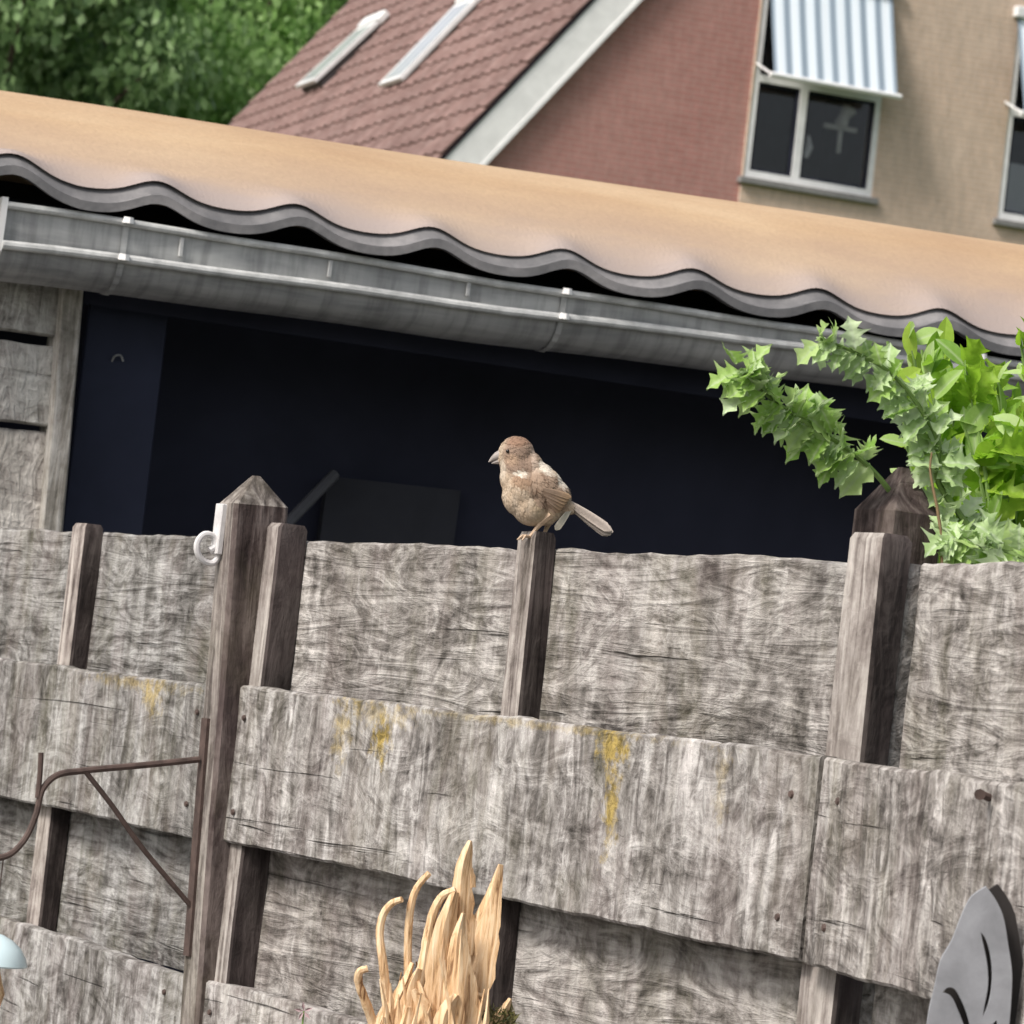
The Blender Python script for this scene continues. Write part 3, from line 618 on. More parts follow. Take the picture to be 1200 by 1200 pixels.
a2 = hh(1200, 135, -.05 - OUT); awning(a2[0], a2[0] + ar[0] - al[0], a2[1] + .04, OUT, wz1 + .12, 'striped awning at right edge over the window with blind')
# bargeboard along the verge
bw = .345; ux, uz = math.cos(pit), math.sin(pit); pxn, pzn = uz, -ux       # perpendicular pointing down right
v0 = Vector((xe - .2, 0, rise(xe - .2))); L = (xr - xe + .2) / ux
def strip(d0, d1, y0, y1):
    a = [(v0.x + pxn * d0, v0.z + pzn * d0), (v0.x + pxn * d1, v0.z + pzn * d1), (v0.x + pxn * d1 + ux * L, v0.z + pzn * d1 + uz * L), (v0.x + pxn * d0 + ux * L, v0.z + pzn * d0 + uz * L)]
    return MB().prism(a, 'y', y0, y1)
strip(.035, .035 + bw, -.10, -.06).build('bargeboard', M['white_paint'], house)
strip(.035 + bw - .02, .035 + bw + .02, -.115, -.1).build('bargeboard_bead', M['white_paint'], house)
strip(.035, .035 + bw, -.06, .0).build('soffit', M['white_paint'], house)
strip(.0, .035, -.11, DEP).build('roof_deck', M['dark_in'], house)
# roof plane with its tiles; roof local X towards the viewer, Y up the slope, Z outwards
roof = bpy.data.objects.new('roof', mesh('roof', [(-DEP, 0, -.01), (0, 0, -.01), (0, L, -.01), (-DEP, L, -.01)], [(0, 1, 2, 3)], M['tile'], None)); link(roof, house)
Xv, Yv = Vector((0, -1, 0)), Vector((ux, 0, uz)); Zv = Xv.cross(Yv)
ML = Matrix(((Xv.x, Yv.x, Zv.x, v0.x), (Xv.y, Yv.y, Zv.y, -.12), (Xv.z, Yv.z, Zv.z, v0.z), (0, 0, 0, 1)))
RW = HF.pt(0, 0, 0); Mh = Matrix.Translation(RW) @ Matrix.Rotation(H_rz, 4, 'Z'); roof.matrix_local = ML; MR = Mh @ ML
TW, TG = .30, .345
tv = []; tf = []
pr = [(x_, z_ * .6) for x_, z_ in [(0, .035), (.03, .058), (.075, .066), (.12, .05), (.16, .026), (.21, .012), (.26, .016), (.30, .03)]]
for y, dz in ((0, .024), (.41, -.006)):
    for x, z in pr: tv.append((x - TW, y, z + dz))
nP = len(pr); tf = [(i, i + 1, nP + i + 1, nP + i) for i in range(nP - 1)]
for x, z in pr: tv.append((x - TW, .0, z + .024 - .022))
tf += [(2 * nP + i, 2 * nP + i + 1, i + 1, i) for i in range(nP - 1)]
tf += [(nP - 1, 3 * nP - 1, 2 * nP - 1), (0, nP, 2 * nP)]
tme = mesh('roof_tile', tv, tf, M['tile'], 60)
cand = []
rg = random.Random(9)
for j in range(int(L / TG)):
    for i in range(int(DEP / TW)):
        p = Vector((-i * TW, j * TG, 0)); wpt = MR @ (p + Vector((-.15, .17, .05))); sx, sy = proj(wpt)
        vis = -20 < sx < 1220 and -20 < sy < 120 + .15 * sx
        cand.append(((0 if vis else 1, i * .01 + abs(j) * 0), p, vis))
vis = sorted([c for c in cand if c[2]], key=lambda c: -c[1].x); print('visible tiles', len(vis))
solo = vis[:300]; rest = vis[300:] + [c for c in cand if not c[2]]
for c in solo:
    p = c[1]; o = bpy.data.objects.new('roof_tile', tme); o.location = p + Vector((0, rg.uniform(-.006, .006), rg.uniform(0, .006))); o.rotation_euler = (rg.uniform(-.01, .01), 0, rg.uniform(-.008, .008)); link(o, roof)
mb = MB()
for c in rest: mb.add([Vector(q) + c[1] for q in tv], tf)
tag(mb.build('roof_tiles', M['tile'], roof, sharp=60), kind='stuff')
# verge tiles: dark lip over the bargeboard comes from the tile edges themselves
# skylights, set by where they sit on the roof plane
RN = MR.to_3x3() @ Vector((0, 0, 1)); RP = MR.translation; MRi = MR.inverted()
def rh(x, y): return MRi @ hit(x, y, RP + RN * .12, RN)
dark_frame = plain('skylight_frame', (.09, .085, .085), .6, .2, 10)
def skl(bl_, tl_, wd, lift):
    a, b = rh(*bl_), rh(*tl_); ln = b.y - a.y; print('skylight', a, b)
    f_ = MB(); f_.box(a.x, a.x + wd, a.y, a.y + ln, .02, .11, .01); F_ = f_.build('skylight', dark_frame, house); F_.matrix_local = ML.copy()
    k = math.tan(R(lift)); y0, y1 = a.y - .03, a.y + ln + .02; t = .05
    s = MB(); zb_, zt_ = .13 + (y1 - y0) * k, .13
    s.add([(a.x - .03, y0, zb_), (a.x + wd + .03, y0, zb_), (a.x + wd + .03, y1, zt_), (a.x - .03, y1, zt_), (a.x - .03, y0, zb_ - t), (a.x + wd + .03, y0, zb_ - t), (a.x + wd + .03, y1, zt_ - t), (a.x - .03, y1, zt_ - t)], [(0, 1, 2, 3), (4, 7, 6, 5), (0, 4, 5, 1), (1, 5, 6, 2), (2, 6, 7, 3), (3, 7, 4, 0)])
    s.build('sash', M['pvc'], F_)
    s2 = MB(); e2 = .07; s2.add([(a.x + e2, y0 + e2, zb_ + .006 - e2 * k), (a.x + wd - e2, y0 + e2, zb_ + .006 - e2 * k), (a.x + wd - e2, y1 - e2, zt_ + .006 + e2 * k), (a.x + e2, y1 - e2, zt_ + .006 + e2 * k)], [(0, 1, 2, 3)]); s2.build('pane', M['sky_glass'], F_)
    s3 = MB(); s3.box(a.x - .03, a.x + wd + .03, a.y + ln + .03, a.y + ln + .22, .05, .16, .02); s3.build('hood', M['pvc'], F_)
skl((352, 104), (437, 28), .78, 3); skl((446, 98), (545, 3), .78, 0)

# ------------------------------------------------------------------ trees behind
def tree(px, depth, H, crown, nleaf, mat, label, seed, zc):
    rg = random.Random(seed); c = at(px, 300, depth); c = Vector((c.x, c.y, 0)); root = empty('leafy_tree', c); tag(root, label, 'tree', 'trees behind the shed')
    tb = MB(); top = Vector((rg.uniform(-.5, .5), rg.uniform(-.5, .5), zc + crown[2] * .5)); tr = catmull([(0, 0, -.2), (.1, 0, zc * .4), (top.x * .6, top.y * .6, zc * .8), top], 5)
    tb.tube(tr, [.38 - .34 * i / (len(tr) - 1) for i in range(len(tr))], 9)
    clumps = []
    for k in range(46):
        while True:
            d = Vector((rg.uniform(-1, 1), rg.uniform(-1, 1), rg.uniform(-1, 1)))
            if .25 < d.length < 1: break
        cp = Vector((d.x * crown[0], d.y * crown[1], zc + d.z * crown[2])); clumps.append((cp, rg.uniform(.55, 1.15)))
        if k < 18:
            st = tr[rg.randrange(6, len(tr))]; mid = (st + cp) / 2 + Vector((0, 0, .4)); tb.tube(catmull([st, mid, cp], 4), [.11 - .011 * i for i in range(9)], 5)
    tb.build('trunk', M['bark'], root)
    v = []; f = []
    for i in range(nleaf):
        cp, r_ = clumps[rg.randrange(len(clumps))]
        d = Vector((rg.gauss(0, 1), rg.gauss(0, 1), rg.gauss(0, 1))).normalized() * (rg.random() ** .45); p = cp + Vector((d.x * r_ * 1.15, d.y * r_ * 1.15, d.z * r_))
        ax = Vector((rg.gauss(0, .55), rg.gauss(0, .55), -1 + rg.gauss(0, .5))).normalized(); sd_ = ax.orthogonal(); sd_.rotate(Matrix.Rotation(rg.uniform(0, 6.28), 3, ax)); l_ = rg.uniform(.13, .27); w_ = l_ * rg.uniform(.2, .3)
        k = len(v); v += [p, p + ax * l_ * .5 + sd_ * w_, p + ax * l_, p + ax * l_ * .5 - sd_ * w_]; f.append((k, k + 1, k + 2, k + 3))
    o = obj('crown', mesh('crown', v, f, M[mat], None), root)
tree(-40, 62, 14, (3.2, 3.0, 4.6), 26000, 'tree_leaf_dark', 'dark leafy tree at upper left corner', 11, 11.0)
tree(95, 66, 14, (3.0, 2.6, 4.8), 26000, 'tree_leaf_mid', 'lighter green tree in the middle above the tan roof', 12, 11.5)
tree(235, 68, 15, (3.0, 2.6, 5.0), 26000, 'tree_leaf_mid', 'green tree nearest the tiled roof edge', 13, 11.8)
tree(330, 74, 16, (3.2, 2.6, 5.0), 22000, 'tree_leaf_dark', 'dark tree partly hidden behind the tiled roof', 14, 12.5)
tree(150, 78, 16, (5.5, 2.0, 6.0), 30000, 'tree_leaf_dark', 'dark tree behind the lighter tree', 15, 12.0)

# ------------------------------------------------------------------ sparrow on the middle batten
K = 1 / (FPX / 4.42)                     # metres per photo pixel at the bird
foot_px = (625, 632)
bird_o = at(foot_px[0], foot_px[1], 4.415)
bird = empty('sparrow', bird_o); tag(bird, 'small brown sparrow perched on the middle fence batten, facing left', 'bird')
yaw = R(0)
Mb = Matrix(((RT.x, FWD.x, UP.x), (RT.y, FWD.y, UP.y), (RT.z, FWD.z, UP.z)))
bird.rotation_euler = Mb.to_euler()
bp = lambda x, y, d=0.0: Vector(((x - foot_px[0]) * K, d, (foot_px[1] - y) * K))     # bird local: X right, Y away, Z up
bm = bmesh.new()
def blob(x, y, rx, rz, ry=None, d=0, ang=0):
    r = bmesh.ops.create_icosphere(bm, subdivisions=3, radius=1)
    ry = ry or (rx + rz) / 2; Mx = Matrix.Translation(bp(x, y, d)) @ Matrix.Rotation(R(ang), 4, 'Y') @ Matrix.Diagonal((rx * K, ry * K, rz * K, 1))
    for q in r['verts']: q.co = Mx @ q.co
blob(605, 531, 21, 20, 18); blob(598, 537, 15, 13, 13); blob(609, 551, 20, 20, 19); blob(606, 545, 20, 22, 18)
blob(615, 573, 25, 27, 25, ang=-20); blob(622, 592, 23, 25, 23, ang=-30); blob(634, 570, 27, 24, 24, ang=35); blob(648, 580, 22, 19, 20, ang=40); blob(629, 602, 18, 15, 16)
blob(621, 549, 16, 20, 17); blob(600, 562, 14, 20, 16, ang=-10); blob(607, 584, 18, 22, 20, ang=-25); blob(632, 556, 16, 14, 16)
blob(645, 598, 17, 13, 13, ang=-35); blob(661, 592, 15, 9, 10, ang=35); blob(640, 606, 11, 10, 9)
me = bpy.data.meshes.new('tmp'); bm.to_mesh(me); bm.free(); to = bpy.data.objects.new('tmp', me); COL.objects.link(to)
md = to.modifiers.new('r', 'REMESH'); md.mode = 'VOXEL'; md.voxel_size = .0016
md = to.modifiers.new('s', 'SMOOTH'); md.iterations = 14; md.factor = .6
dg = bpy.context.evaluated_depsgraph_get(); bme = bpy.data.meshes.new_from_object(to.evaluated_get(dg)); bpy.data.objects.remove(to)
def sst(a, b, x): t = max(0, min(1, (x - a) / (b - a))); return t * t * (3 - 2 * t)
def lerp(a, b, t): return tuple(p + (q - p) * t for p, q in zip(a, b))
def ell(x, y, cx, cy, rx, ry, ang=0):
    c, s = math.cos(R(ang)), math.sin(R(ang)); dx, dy = x - cx, y - cy; return math.hypot((dx * c + dy * s) / rx, (-dx * s + dy * c) / ry)
BROWN, BUFF, PALE, DARKB, RUF, CREAM = (.29, .205, .155), (.45, .345, .25), (.55, .465, .375), (.17, .11, .075), (.32, .23, .17), (.66, .59, .50)
def bcol(p):
    x, y = foot_px[0] + p.x / K, foot_px[1] - p.z / K
    n1 = noise.noise(Vector((x * .12, y * .12, p.y * 60))); n2 = noise.noise(Vector((x * .3, y * .3, p.y * 150 + 7)))
    c = lerp(BUFF, PALE, sst(-.5, .8, n1) * .5)                       # underparts
    c = lerp(c, (.43, .33, .22), (1 - sst(.4, 1.2, ell(x, y, 636, 600, 14, 16))) * .6)
    hd = 1 - sst(.8, 1.12, ell(x, y, 611, 534, 22, 30)); c = lerp(c, BROWN, hd)
    c = lerp(c, (.42, .29, .20), (1 - sst(.4, 1.1, ell(x, y, 600, 540, 11, 9))) * .7)
    c = lerp(c, (.24, .135, .085), (1 - sst(.5, 1.1, ell(x, y, 607, 518, 18, 8))) * .6)
    c = lerp(c, PALE, (1 - sst(.5, 1.1, ell(x, y, 589, 551, 5, 14))) * .8)
    c = lerp(c, (.60, .47, .38), (1 - sst(.6, 1.15, ell(x, y, 627, 545, 4, 24, -8))) * .6)
    wg = 1 - sst(.85, 1.1, ell(x, y, 644, 577, 29, 21, 38)); c = lerp(c, lerp(RUF, DARKB, sst(-.1, .5, n2)), wg)
    c = lerp(c, (.27, .17, .11), (1 - sst(.7, 1.15, ell(x, y, 611, 566, 13, 8, 10))) * .8)
    c = lerp(c, CREAM, 1 - sst(.6, 1.15, ell(x, y, 610, 556, 10, 4.5, 4)))
    c = lerp(c, CREAM, (1 - sst(.6, 1.15, ell(x, y, 640, 549, 11, 7, 45))) * .9)
    c = lerp(c, CREAM, (1 - sst(.6, 1.15, ell(x, y, 658, 562, 7, 12, -15))) * .9)
    c = lerp(c, (.44, .35, .26), (1 - sst(.6, 1.1, ell(x, y, 664, 584, 10, 10))) * .7)
    return lerp(c, tuple(q * (1.25 if n2 > 0 else .72) for q in c), min(1, abs(n2) * .3))
bme.name = 'body'; bme.materials.clear(); bme.materials.append(M['plumage'])
ca = bme.color_attributes.new('col', 'FLOAT_COLOR', 'POINT')
for i, q in enumerate(bme.vertices): ca.data[i].color = (*bcol(q.co), 1)
bme.polygons.foreach_set('use_smooth', [True] * len(bme.polygons)); body = obj('body', bme, bird)
# small contour feathers laid over the body
rg = random.Random(5); polys = [p for p in bme.polygons]; ar = [p.area for p in polys]; pick = rg.choices(polys, ar, k=2600)
v = []; f = []; cols = []
for p in pick:
    c = p.center.copy(); nrm = p.normal.copy(); px_, py_ = foot_px[0] + c.x / K, foot_px[1] - c.z / K
    fl = Vector((.75, 0, -.75)) if py_ < 556 or px_ > 628 else Vector((.35, 0, -1)); fl = fl - nrm * fl.dot(nrm)
    if fl.length < .05: continue
    fl.normalize(); fl.rotate(Matrix.Rotation(rg.gauss(0, .2), 3, nrm)); sd_ = nrm.cross(fl)
    big = 1.5 if ell(px_, py_, 646, 577, 29, 21, 38) < 1 else 1.0
    if py_ < 540: big = .62
    l_ = rg.uniform(.0045, .0075) * big; w_ = l_ * .32; col = bcol(c + fl * .002); s = rg.uniform(.9, 1.12); k = len(v)
    v += [c - fl * l_ * .3 + nrm * .0001, c + sd_ * w_ + nrm * .0002, c + fl * l_ * .75 + nrm * .0005, c - sd_ * w_ + nrm * .0002, c + nrm * .0006 + fl * l_ * .1]
    f += [(k, k + 1, k + 4), (k + 1, k + 2, k + 4), (k + 2, k + 3, k + 4), (k + 3, k, k + 4)]; cols += [(*(q * s for q in col), 1)] * 5
fm = mesh('plumage', v, f, M['plumage'], None); ca = fm.color_attributes.new('col', 'FLOAT_COLOR', 'POINT')
for i, c in enumerate(cols): ca.data[i].color = c
tag(obj('plumage', fm, bird), kind='stuff')
def feather(name, p0, p1, w_, c, up=Vector((0, -1, 0)), tipc=None, th=.0006):
    d = p1 - p0; L_ = d.length; t = d.normalized(); s = up.cross(t).normalized(); nn = 10; v = []; f = []; cc = []
    for i in range(nn + 1):
        u = i / nn; ww = w_ * (.55 + .45 * math.sin(min(1, u * 1.4) * math.pi / 2)) * (1 if u < .85 else (1 - ((u - .85) / .15) ** 2 * .8)); q = p0 + d * u
        for a in (-1, -.4, .4, 1): v.append(q + s * ww * a + up * (th * (1 - abs(a)) + .001 * math.sin(u * 3))); k = lerp(c, tipc or c, sst(.3, 1, u)); cc.append((*(x * (.72 if abs(a) < .5 else 1.1) for x in k), 1))
    for i in range(nn):
        for j in range(3): f.append((i * 4 + j, i * 4 + j + 1, (i + 1) * 4 + j + 1, (i + 1) * 4 + j))
    m_ = mesh(name, v, f, M['plumage'], None); ca = m_.color_attributes.new('col', 'FLOAT_COLOR', 'POINT')
    for i, c_ in enumerate(cc): ca.data[i].color = c_
    o = obj(name, m_, bird); sm = o.modifiers.new('s', 'SOLIDIFY'); sm.thickness = .0004; return o
TAILC = (.60, .53, .47)
for i, (dy, d) in enumerate(((-3.5, 2.5), (3, 2), (0, 0), (-1.5, -2), (4, 4.5))):
    feather('tail_feather', bp(662 + i * .5, 588 + dy * .5, d * K), bp(718 - abs(d) * 1.2, 624 + dy, d * K), 5.2 * K, lerp(TAILC, (.26, .20, .165), (0, .45, .1, .55, .3)[i]), up=Vector((.25, -.95, .2)).normalized(), tipc=(.54, .46, .41))
for i in range(6):
    y0 = 571 + i * 3.0; feather('wing_feather', bp(636 + i * 1.2, y0 + 2, -(24.5 - i * .3) * K), bp(669 - i * 2.6, 583 + i * 3.4, -(15.5 - i * .2) * K), 3.4 * K, lerp(RUF, DARKB, .65 if i % 2 else .2), up=Vector((.3, -.95, .15)).normalized(), tipc=(.40, .27, .17))
# beak, eyes, legs
bk = MB(); bk.tube([bp(588, 532.5), bp(582, 535, 0), bp(577, 538), bp(572.5, 541.5)], [6.2 * K, 5.0 * K, 3.0 * K, .5 * K], 10); bk.build('beak', M['beak'], bird)
bk = MB(); bk.tube([bp(589, 539), bp(583, 541), bp(576, 543)], [4.5 * K, 3.2 * K, .5 * K], 8); bk.build('lower_beak', M['beak'], bird)
for s in (-1, 1):
    eb = bmesh.new(); bmesh.ops.create_uvsphere(eb, u_segments=12, v_segments=8, radius=2.3 * K); em = bpy.data.meshes.new('eye'); eb.to_mesh(em); eb.free(); em.materials.append(M['eye']); em.polygons.foreach_set('use_smooth', [True] * len(em.polygons))
    obj('eye', em, bird, bp(595, 529, s * 15.3 * K))
def leg(a, kn, ft, d, splay):
    mb = MB(); mb.tube(catmull([bp(*a, d), bp(*kn, d), bp(*ft, d)], 3), [6.0 * K, 5.2 * K, 4.2 * K, 3.4 * K, 2.7 * K, 2.3 * K, 2.3 * K], 7)
    for (dx, dd, cy) in splay:
        f0 = bp(ft[0], ft[1], d); f1 = bp(ft[0] + dx * .6, ft[1] - 1.2, d + dd * .6 * K); f2 = bp(ft[0] + dx, ft[1] + cy, d + dd * K); mb.tube([f0, f1, f2], [1.9 * K, 1.8 * K, .9 * K], 6)
    mb.build('leg', M['leg'], bird)
leg((645, 603), (634, 613), (621, 629), -9 * K, ((-15, -3, 3.5), (-13, 4, 3.5), (-9, -8, 4), (9, 0, 3)))
leg((652, 603), (643, 614), (637, 628), 9 * K, ((-13, -3, 3), (-12, 4, 3), (-7, 8, 3), (8, 0, 3)))
feather('vent_feather', bp(668, 597, -7 * K), bp(651, 621, -5 * K), 4.0 * K, (.55, .52, .44), tipc=(.5, .46, .38))

# ------------------------------------------------------------------ climbing plants at the right post
def spiky(lobes, w_, seed):
    """jagged curved leaf, base at origin, pointing along +Y, unit length"""
    rg = random.Random(seed); prof = [(.0, .02), (.06, .06)]
    for k in range(lobes):
        u0 = .10 + .78 * k / lobes; du = .78 / lobes; env = math.sin(math.pi * (.16 + .78 * (k + .4) / lobes)) ** .8
        prof += [(u0, w_ * env * .55), (u0 + du * .30, w_ * env * .85), (u0 + du * .62, w_ * env * rg.uniform(1.08, 1.3)), (u0 + du * .74, w_ * env * .74)]
    prof += [(.93, w_ * .20), (1.06, .004)]; n = len(prof); v = []; f = []
    for (u, q) in prof:
        for sx in (-1, -.5, 0, .5, 1):
            x = sx * q; sl_ = u + .06 * abs(sx) * q / w_
            v.append((x, sl_, .55 * x * x / w_ - .03 * (sx == 0) - .22 * u * u + .035 * math.sin(u * 17 + sx * 3 + seed)))
    for i in range(n - 1):
        for j in range(4): f.append((i * 5 + j, i * 5 + j + 1, (i + 1) * 5 + j + 1, (i + 1) * 5 + j))
    return v, f
def lance(w_):
    v = []; f = []; n = 6
    for i in range(n + 1):
        u = i / n; ww = w_ * math.sin(math.pi * min(.995, u * .93 + .05)) ** .8 if i < n else .004
        v += [(-ww, u, .06 * ww / w_ - .12 * u * u), (0, u, -.12 * u * u), (ww, u, .06 * ww / w_ - .12 * u * u)]
    for i in range(n): f += [(i * 3, i * 3 + 1, i * 3 + 4, i * 3 + 3), (i * 3 + 1, i * 3 + 2, i * 3 + 5, i * 3 + 4)]
    return v, f
LM = {}
for mt in ('leaf_pale', 'leaf_lime', 'leaf_green'):
    LM[mt] = [mesh('leaf', *spiky(3, .40 + .03 * s, s), M[mt], 70) for s in range(3)] + [mesh('leaf', *spiky(2, .46, 7), M[mt], 70)]
    LM[mt + '_l'] = [mesh('leaf', *lance(.22), M[mt], None), mesh('leaf', *lance(.30), M[mt], None)]
def leaf(parent, p, direction, normal, size, me):
    y = direction.normalized(); z = (normal - y * normal.dot(y)); z = z.normalized() if z.length > 1e-4 else y.orthogonal(); x = y.cross(z)
    o = bpy.data.objects.new('leaf', me); link(o, parent); o.matrix_local = Matrix(((x.x * size, y.x * size, z.x * size, p.x), (x.y * size, y.y * size, z.y * size, p.y), (x.z * size, y.z * size, z.z * size, p.z), (0, 0, 0, 1)))
def shoot(label, path, depth0, depth1, n, size, kinds, seed, stem_to, spread=1.0, srad=.003, skip=0):
    rg = random.Random(seed); pts = [at(x, y, depth0 + (depth1 - depth0) * i / (len(path) - 1)) for i, (x, y) in enumerate(path)]
    root = empty('thistle_shoot', (pts[0].x, pts[0].y, 0)); o0 = root.location.copy(); tag(root, label, 'plant', 'leafy shoots at the right post')
    full = [Vector((pts[0].x + stem_to, pts[0].y + .05, 0)), Vector((pts[0].x + stem_to * .4, pts[0].y + .03, pts[0].z * .6))] + pts
    cv = [p - o0 for p in catmull(full, 6)]; MB().tube(cv, [srad * (1.4 - .9 * i / len(cv)) for i in range(len(cv))], 6).build('stem', M['stem_green'], root)
    crv = [p - o0 for p in catmull(pts, 12)]
    for i in range(n):
        u = i / (n - 1); q = u * (len(crv) - 1.01); k = int(q); p = crv[k].lerp(crv[k + 1], q - k); t = (crv[k + 1] - crv[k]).normalized()
        if u < skip: continue
        side = 1 if i % 2 else -1
        perp = FWD.cross(t).normalized() * side
        d = (t * rg.uniform(.2, 1.0) + perp * rg.uniform(.5, 1.1) * spread + Vector((0, 0, -.45)) + FWD * rg.uniform(-.6, .35)).normalized()
        nrm = (-FWD * rg.uniform(.3, 1) + Vector((rg.uniform(-.6, .2), 0, rg.uniform(.3, 1.0)))).normalized()
        leaf(root, p + Vector((rg.gauss(0, .003), rg.gauss(0, .006), rg.gauss(0, .003))), d, nrm, size * rg.uniform(.75, 1.2) * (1.15 - .35 * abs(u - .4)), rg.choice(LM[rg.choice(kinds)]))
    return root
shoot('jagged leafy shoot left of the right post, reaching up left over the dark shed', [(1075, 700), (1062, 620), (1042, 575), (1005, 535), (965, 508), (925, 482), (890, 456), (868, 432)], 3.92, 3.80, 96, .031, ['leaf_pale', 'leaf_green', 'leaf_green'], 3, .06, skip=.40)
shoot('pale jagged shoot right of the post, climbing up over the gutter', [(1172, 668), (1130, 610), (1098, 560), (1100, 520), (1078, 478), (1045, 438), (1000, 412), (958, 396)], 3.90, 3.84, 74, .027, ['leaf_pale', 'leaf_pale', 'leaf_pale', 'leaf_green'], 5, .1, .85)
shoot('pale low shoot along the top of the right fence panel', [(1240, 700), (1200, 655), (1150, 640), (1110, 625)], 3.80, 3.86, 36, .030, ['leaf_pale', 'leaf_green'], 6, .05)
# bright lime bush behind
rg = random.Random(21); bo = at(1160, 640, 4.15); bush = empty('lime_bush', (bo.x, bo.y, 0)); tag(bush, 'bright lime green bush behind the right fence panel', 'bush')
o0 = bush.location.copy(); top_px = [(1040, 400), (1065, 385), (1100, 400), (1130, 425), (1165, 440), (1195, 395), (1230, 400), (1270, 420), (1310, 450)]
sm = MB()
for (x, y) in top_px + [(1080, 440), (1150, 460), (1215, 430), (1110, 470), (1180, 480), (1250, 470), (1090, 500), (1130, 500), (1200, 500), (1165, 530), (1120, 540), (1190, 560), (1080, 410), (1145, 430)]:
    dp = rg.uniform(4.0, 4.3); b0 = Vector((bo.x + rg.uniform(-.06, .10), dp, 0)); b2 = at(x + 35 + rg.uniform(-12, 12), 690, dp); b3 = at(x, y, dp)
    c = [p - o0 for p in catmull([b0, b2, (b2 + b3) / 2 + Vector((.008, 0, 0)), b3], 6)]; sm.tube(c, [.0035 - .002 * i / len(c) for i in range(len(c))], 5)
    for i in range(22):
        u = rg.random() ** .8; q = 6 + u * 11.9; k = min(int(q), len(c) - 2); p = c[k].lerp(c[k + 1], q - k)
        d = Vector((rg.gauss(0, .55), rg.gauss(-.1, .5), rg.uniform(-.1, 1.3))); nrm = -FWD * rg.uniform(.2, 1) + Vector((rg.gauss(0, .6), 0, rg.uniform(0, .8)))
        leaf(bush, p, d, nrm, rg.uniform(.026, .050), rg.choice(LM[rg.choice(['leaf_lime_l', 'leaf_lime_l', 'leaf_lime', 'leaf_green_l'])]))
sm.build('stem', M['stem_green'], bush)
# dry brown stem by the post
ds = empty('dry_stem', at(1108, 700, 3.86)); ds.location.z = 0; tag(ds, 'thin dry brown stem against the right side of the post', 'stem')
c = [p - ds.location for p in catmull([Vector((ds.location.x, ds.location.y, 0)), at(1104, 660, 3.86), at(1099, 600, 3.86), at(1093, 570, 3.86), at(1090, 548, 3.86), at(1092, 530, 3.86)], 6)]
MB().tube(c, [.0020 - .001 * i / len(c) for i in range(len(c))], 6).build('twig', M['stem'], ds)

# ------------------------------------------------------------------ peeled wood bundle on its post
DW = 4.02
wo = at(520, 1215, DW); wb = empty('peeled_wood_bundle', (wo.x, wo.y, 0)); tag(wb, 'pale peeled wood bundle with curled tendrils in front of the fence', 'wood bundle')
o0 = wb.location.copy(); KP = DW / FPX
def tendril(pts, r_, taper=.5, name='tendril', d=0, flat=1):
    P_ = catmull([at(x, y, DW + d + dd) for x, y, dd in pts], 6); P_ = [p - o0 for p in P_]; n = len(P_)
    mb = MB(); mb.tube(P_, [r_ * KP * (1 - (1 - taper) * i / n) * (1 + .12 * noise.noise(Vector((i * .7, r_, pts[0][0])))) for i in range(n)], 8); mb.build(name, M['straw'], wb)
tendril([(450, 1260, 0), (437, 1200, 0), (427, 1170, -.01), (420, 1150, -.015), (422, 1138, -.02), (431, 1135, -.02)], 6.5, .6)
tendril([(470, 1260, 0), (455, 1180, 0), (449, 1130, -.01), (445, 1092, -.01), (450, 1070, -.012), (460, 1058, -.015), (471, 1054, -.02)], 6.0, .6)
tendril([(495, 1260, 0), (481, 1180, 0), (478, 1130, 0), (479, 1085, -.005), (483, 1055, -.01), (490, 1038, -.012), (503, 1023, -.015)], 5.6, .65)
tendril([(478, 1210, 0), (490, 1160, -.01), (497, 1125, -.012), (504, 1085, -.01), (511, 1062, -.01), (520, 1049, -.01), (534, 1043, -.012)], 7.2, .6)
tendril([(500, 1240, -.01), (500, 1190, -.02), (496, 1168, -.02), (490, 1150, -.018)], 5, .5)
def blade(pts, ws, th, d=0, name='splinter', twist=.3):
    """flat splinter with a ridge: pts in photo positions, ws half widths in photo pixels"""
    P_ = catmull([at(x, y, DW + d) - o0 for x, y in pts], 5); n = len(P_); v = []; f = []
    for i, p in enumerate(P_):
        u = i / (n - 1) * (len(ws) - 1); k = min(int(u), len(ws) - 2); w_ = (ws[k] + (ws[k + 1] - ws[k]) * (u - k)) * KP * 1.22
        t = (P_[min(i + 1, n - 1)] - P_[max(i - 1, 0)]).normalized(); s = FWD.cross(t).normalized(); s = (s + FWD * twist).normalized(); nn = t.cross(s).normalized()
        j = 1 + .28 * noise.noise(Vector((i * .9, pts[0][0], 3)))
        v += [p - s * w_ * j, p - s * w_ * .3 - nn * th * KP, p + s * w_ * .25 - nn * th * .75 * KP, p + s * w_ * j, p + nn * th * .8 * KP]
    for i in range(n - 1):
        for q in range(5): f.append((i * 5 + q, i * 5 + (q + 1) % 5, (i + 1) * 5 + (q + 1) % 5, (i + 1) * 5 + q))
    f += [tuple(reversed(range(5))), tuple((n - 1) * 5 + q for q in range(5))]
    bm_ = bmesh.new(); me_ = mesh(name, v, f, M['straw'], 30); bm_.from_mesh(me_); bmesh.ops.recalc_face_normals(bm_, faces=bm_.faces[:]); bm_.to_mesh(me_); bm_.free(); me_.set_sharp_from_angle(angle=R(30))
    obj(name, me_, wb)
blade([(548, 1120), (542, 1060), (543, 1020), (551, 985)], [12, 12, 10, 8, 2.5], 5, 0)
blade([(553, 1040), (552, 1025), (551, 1012)], [4, 4, .8], 3, .004)
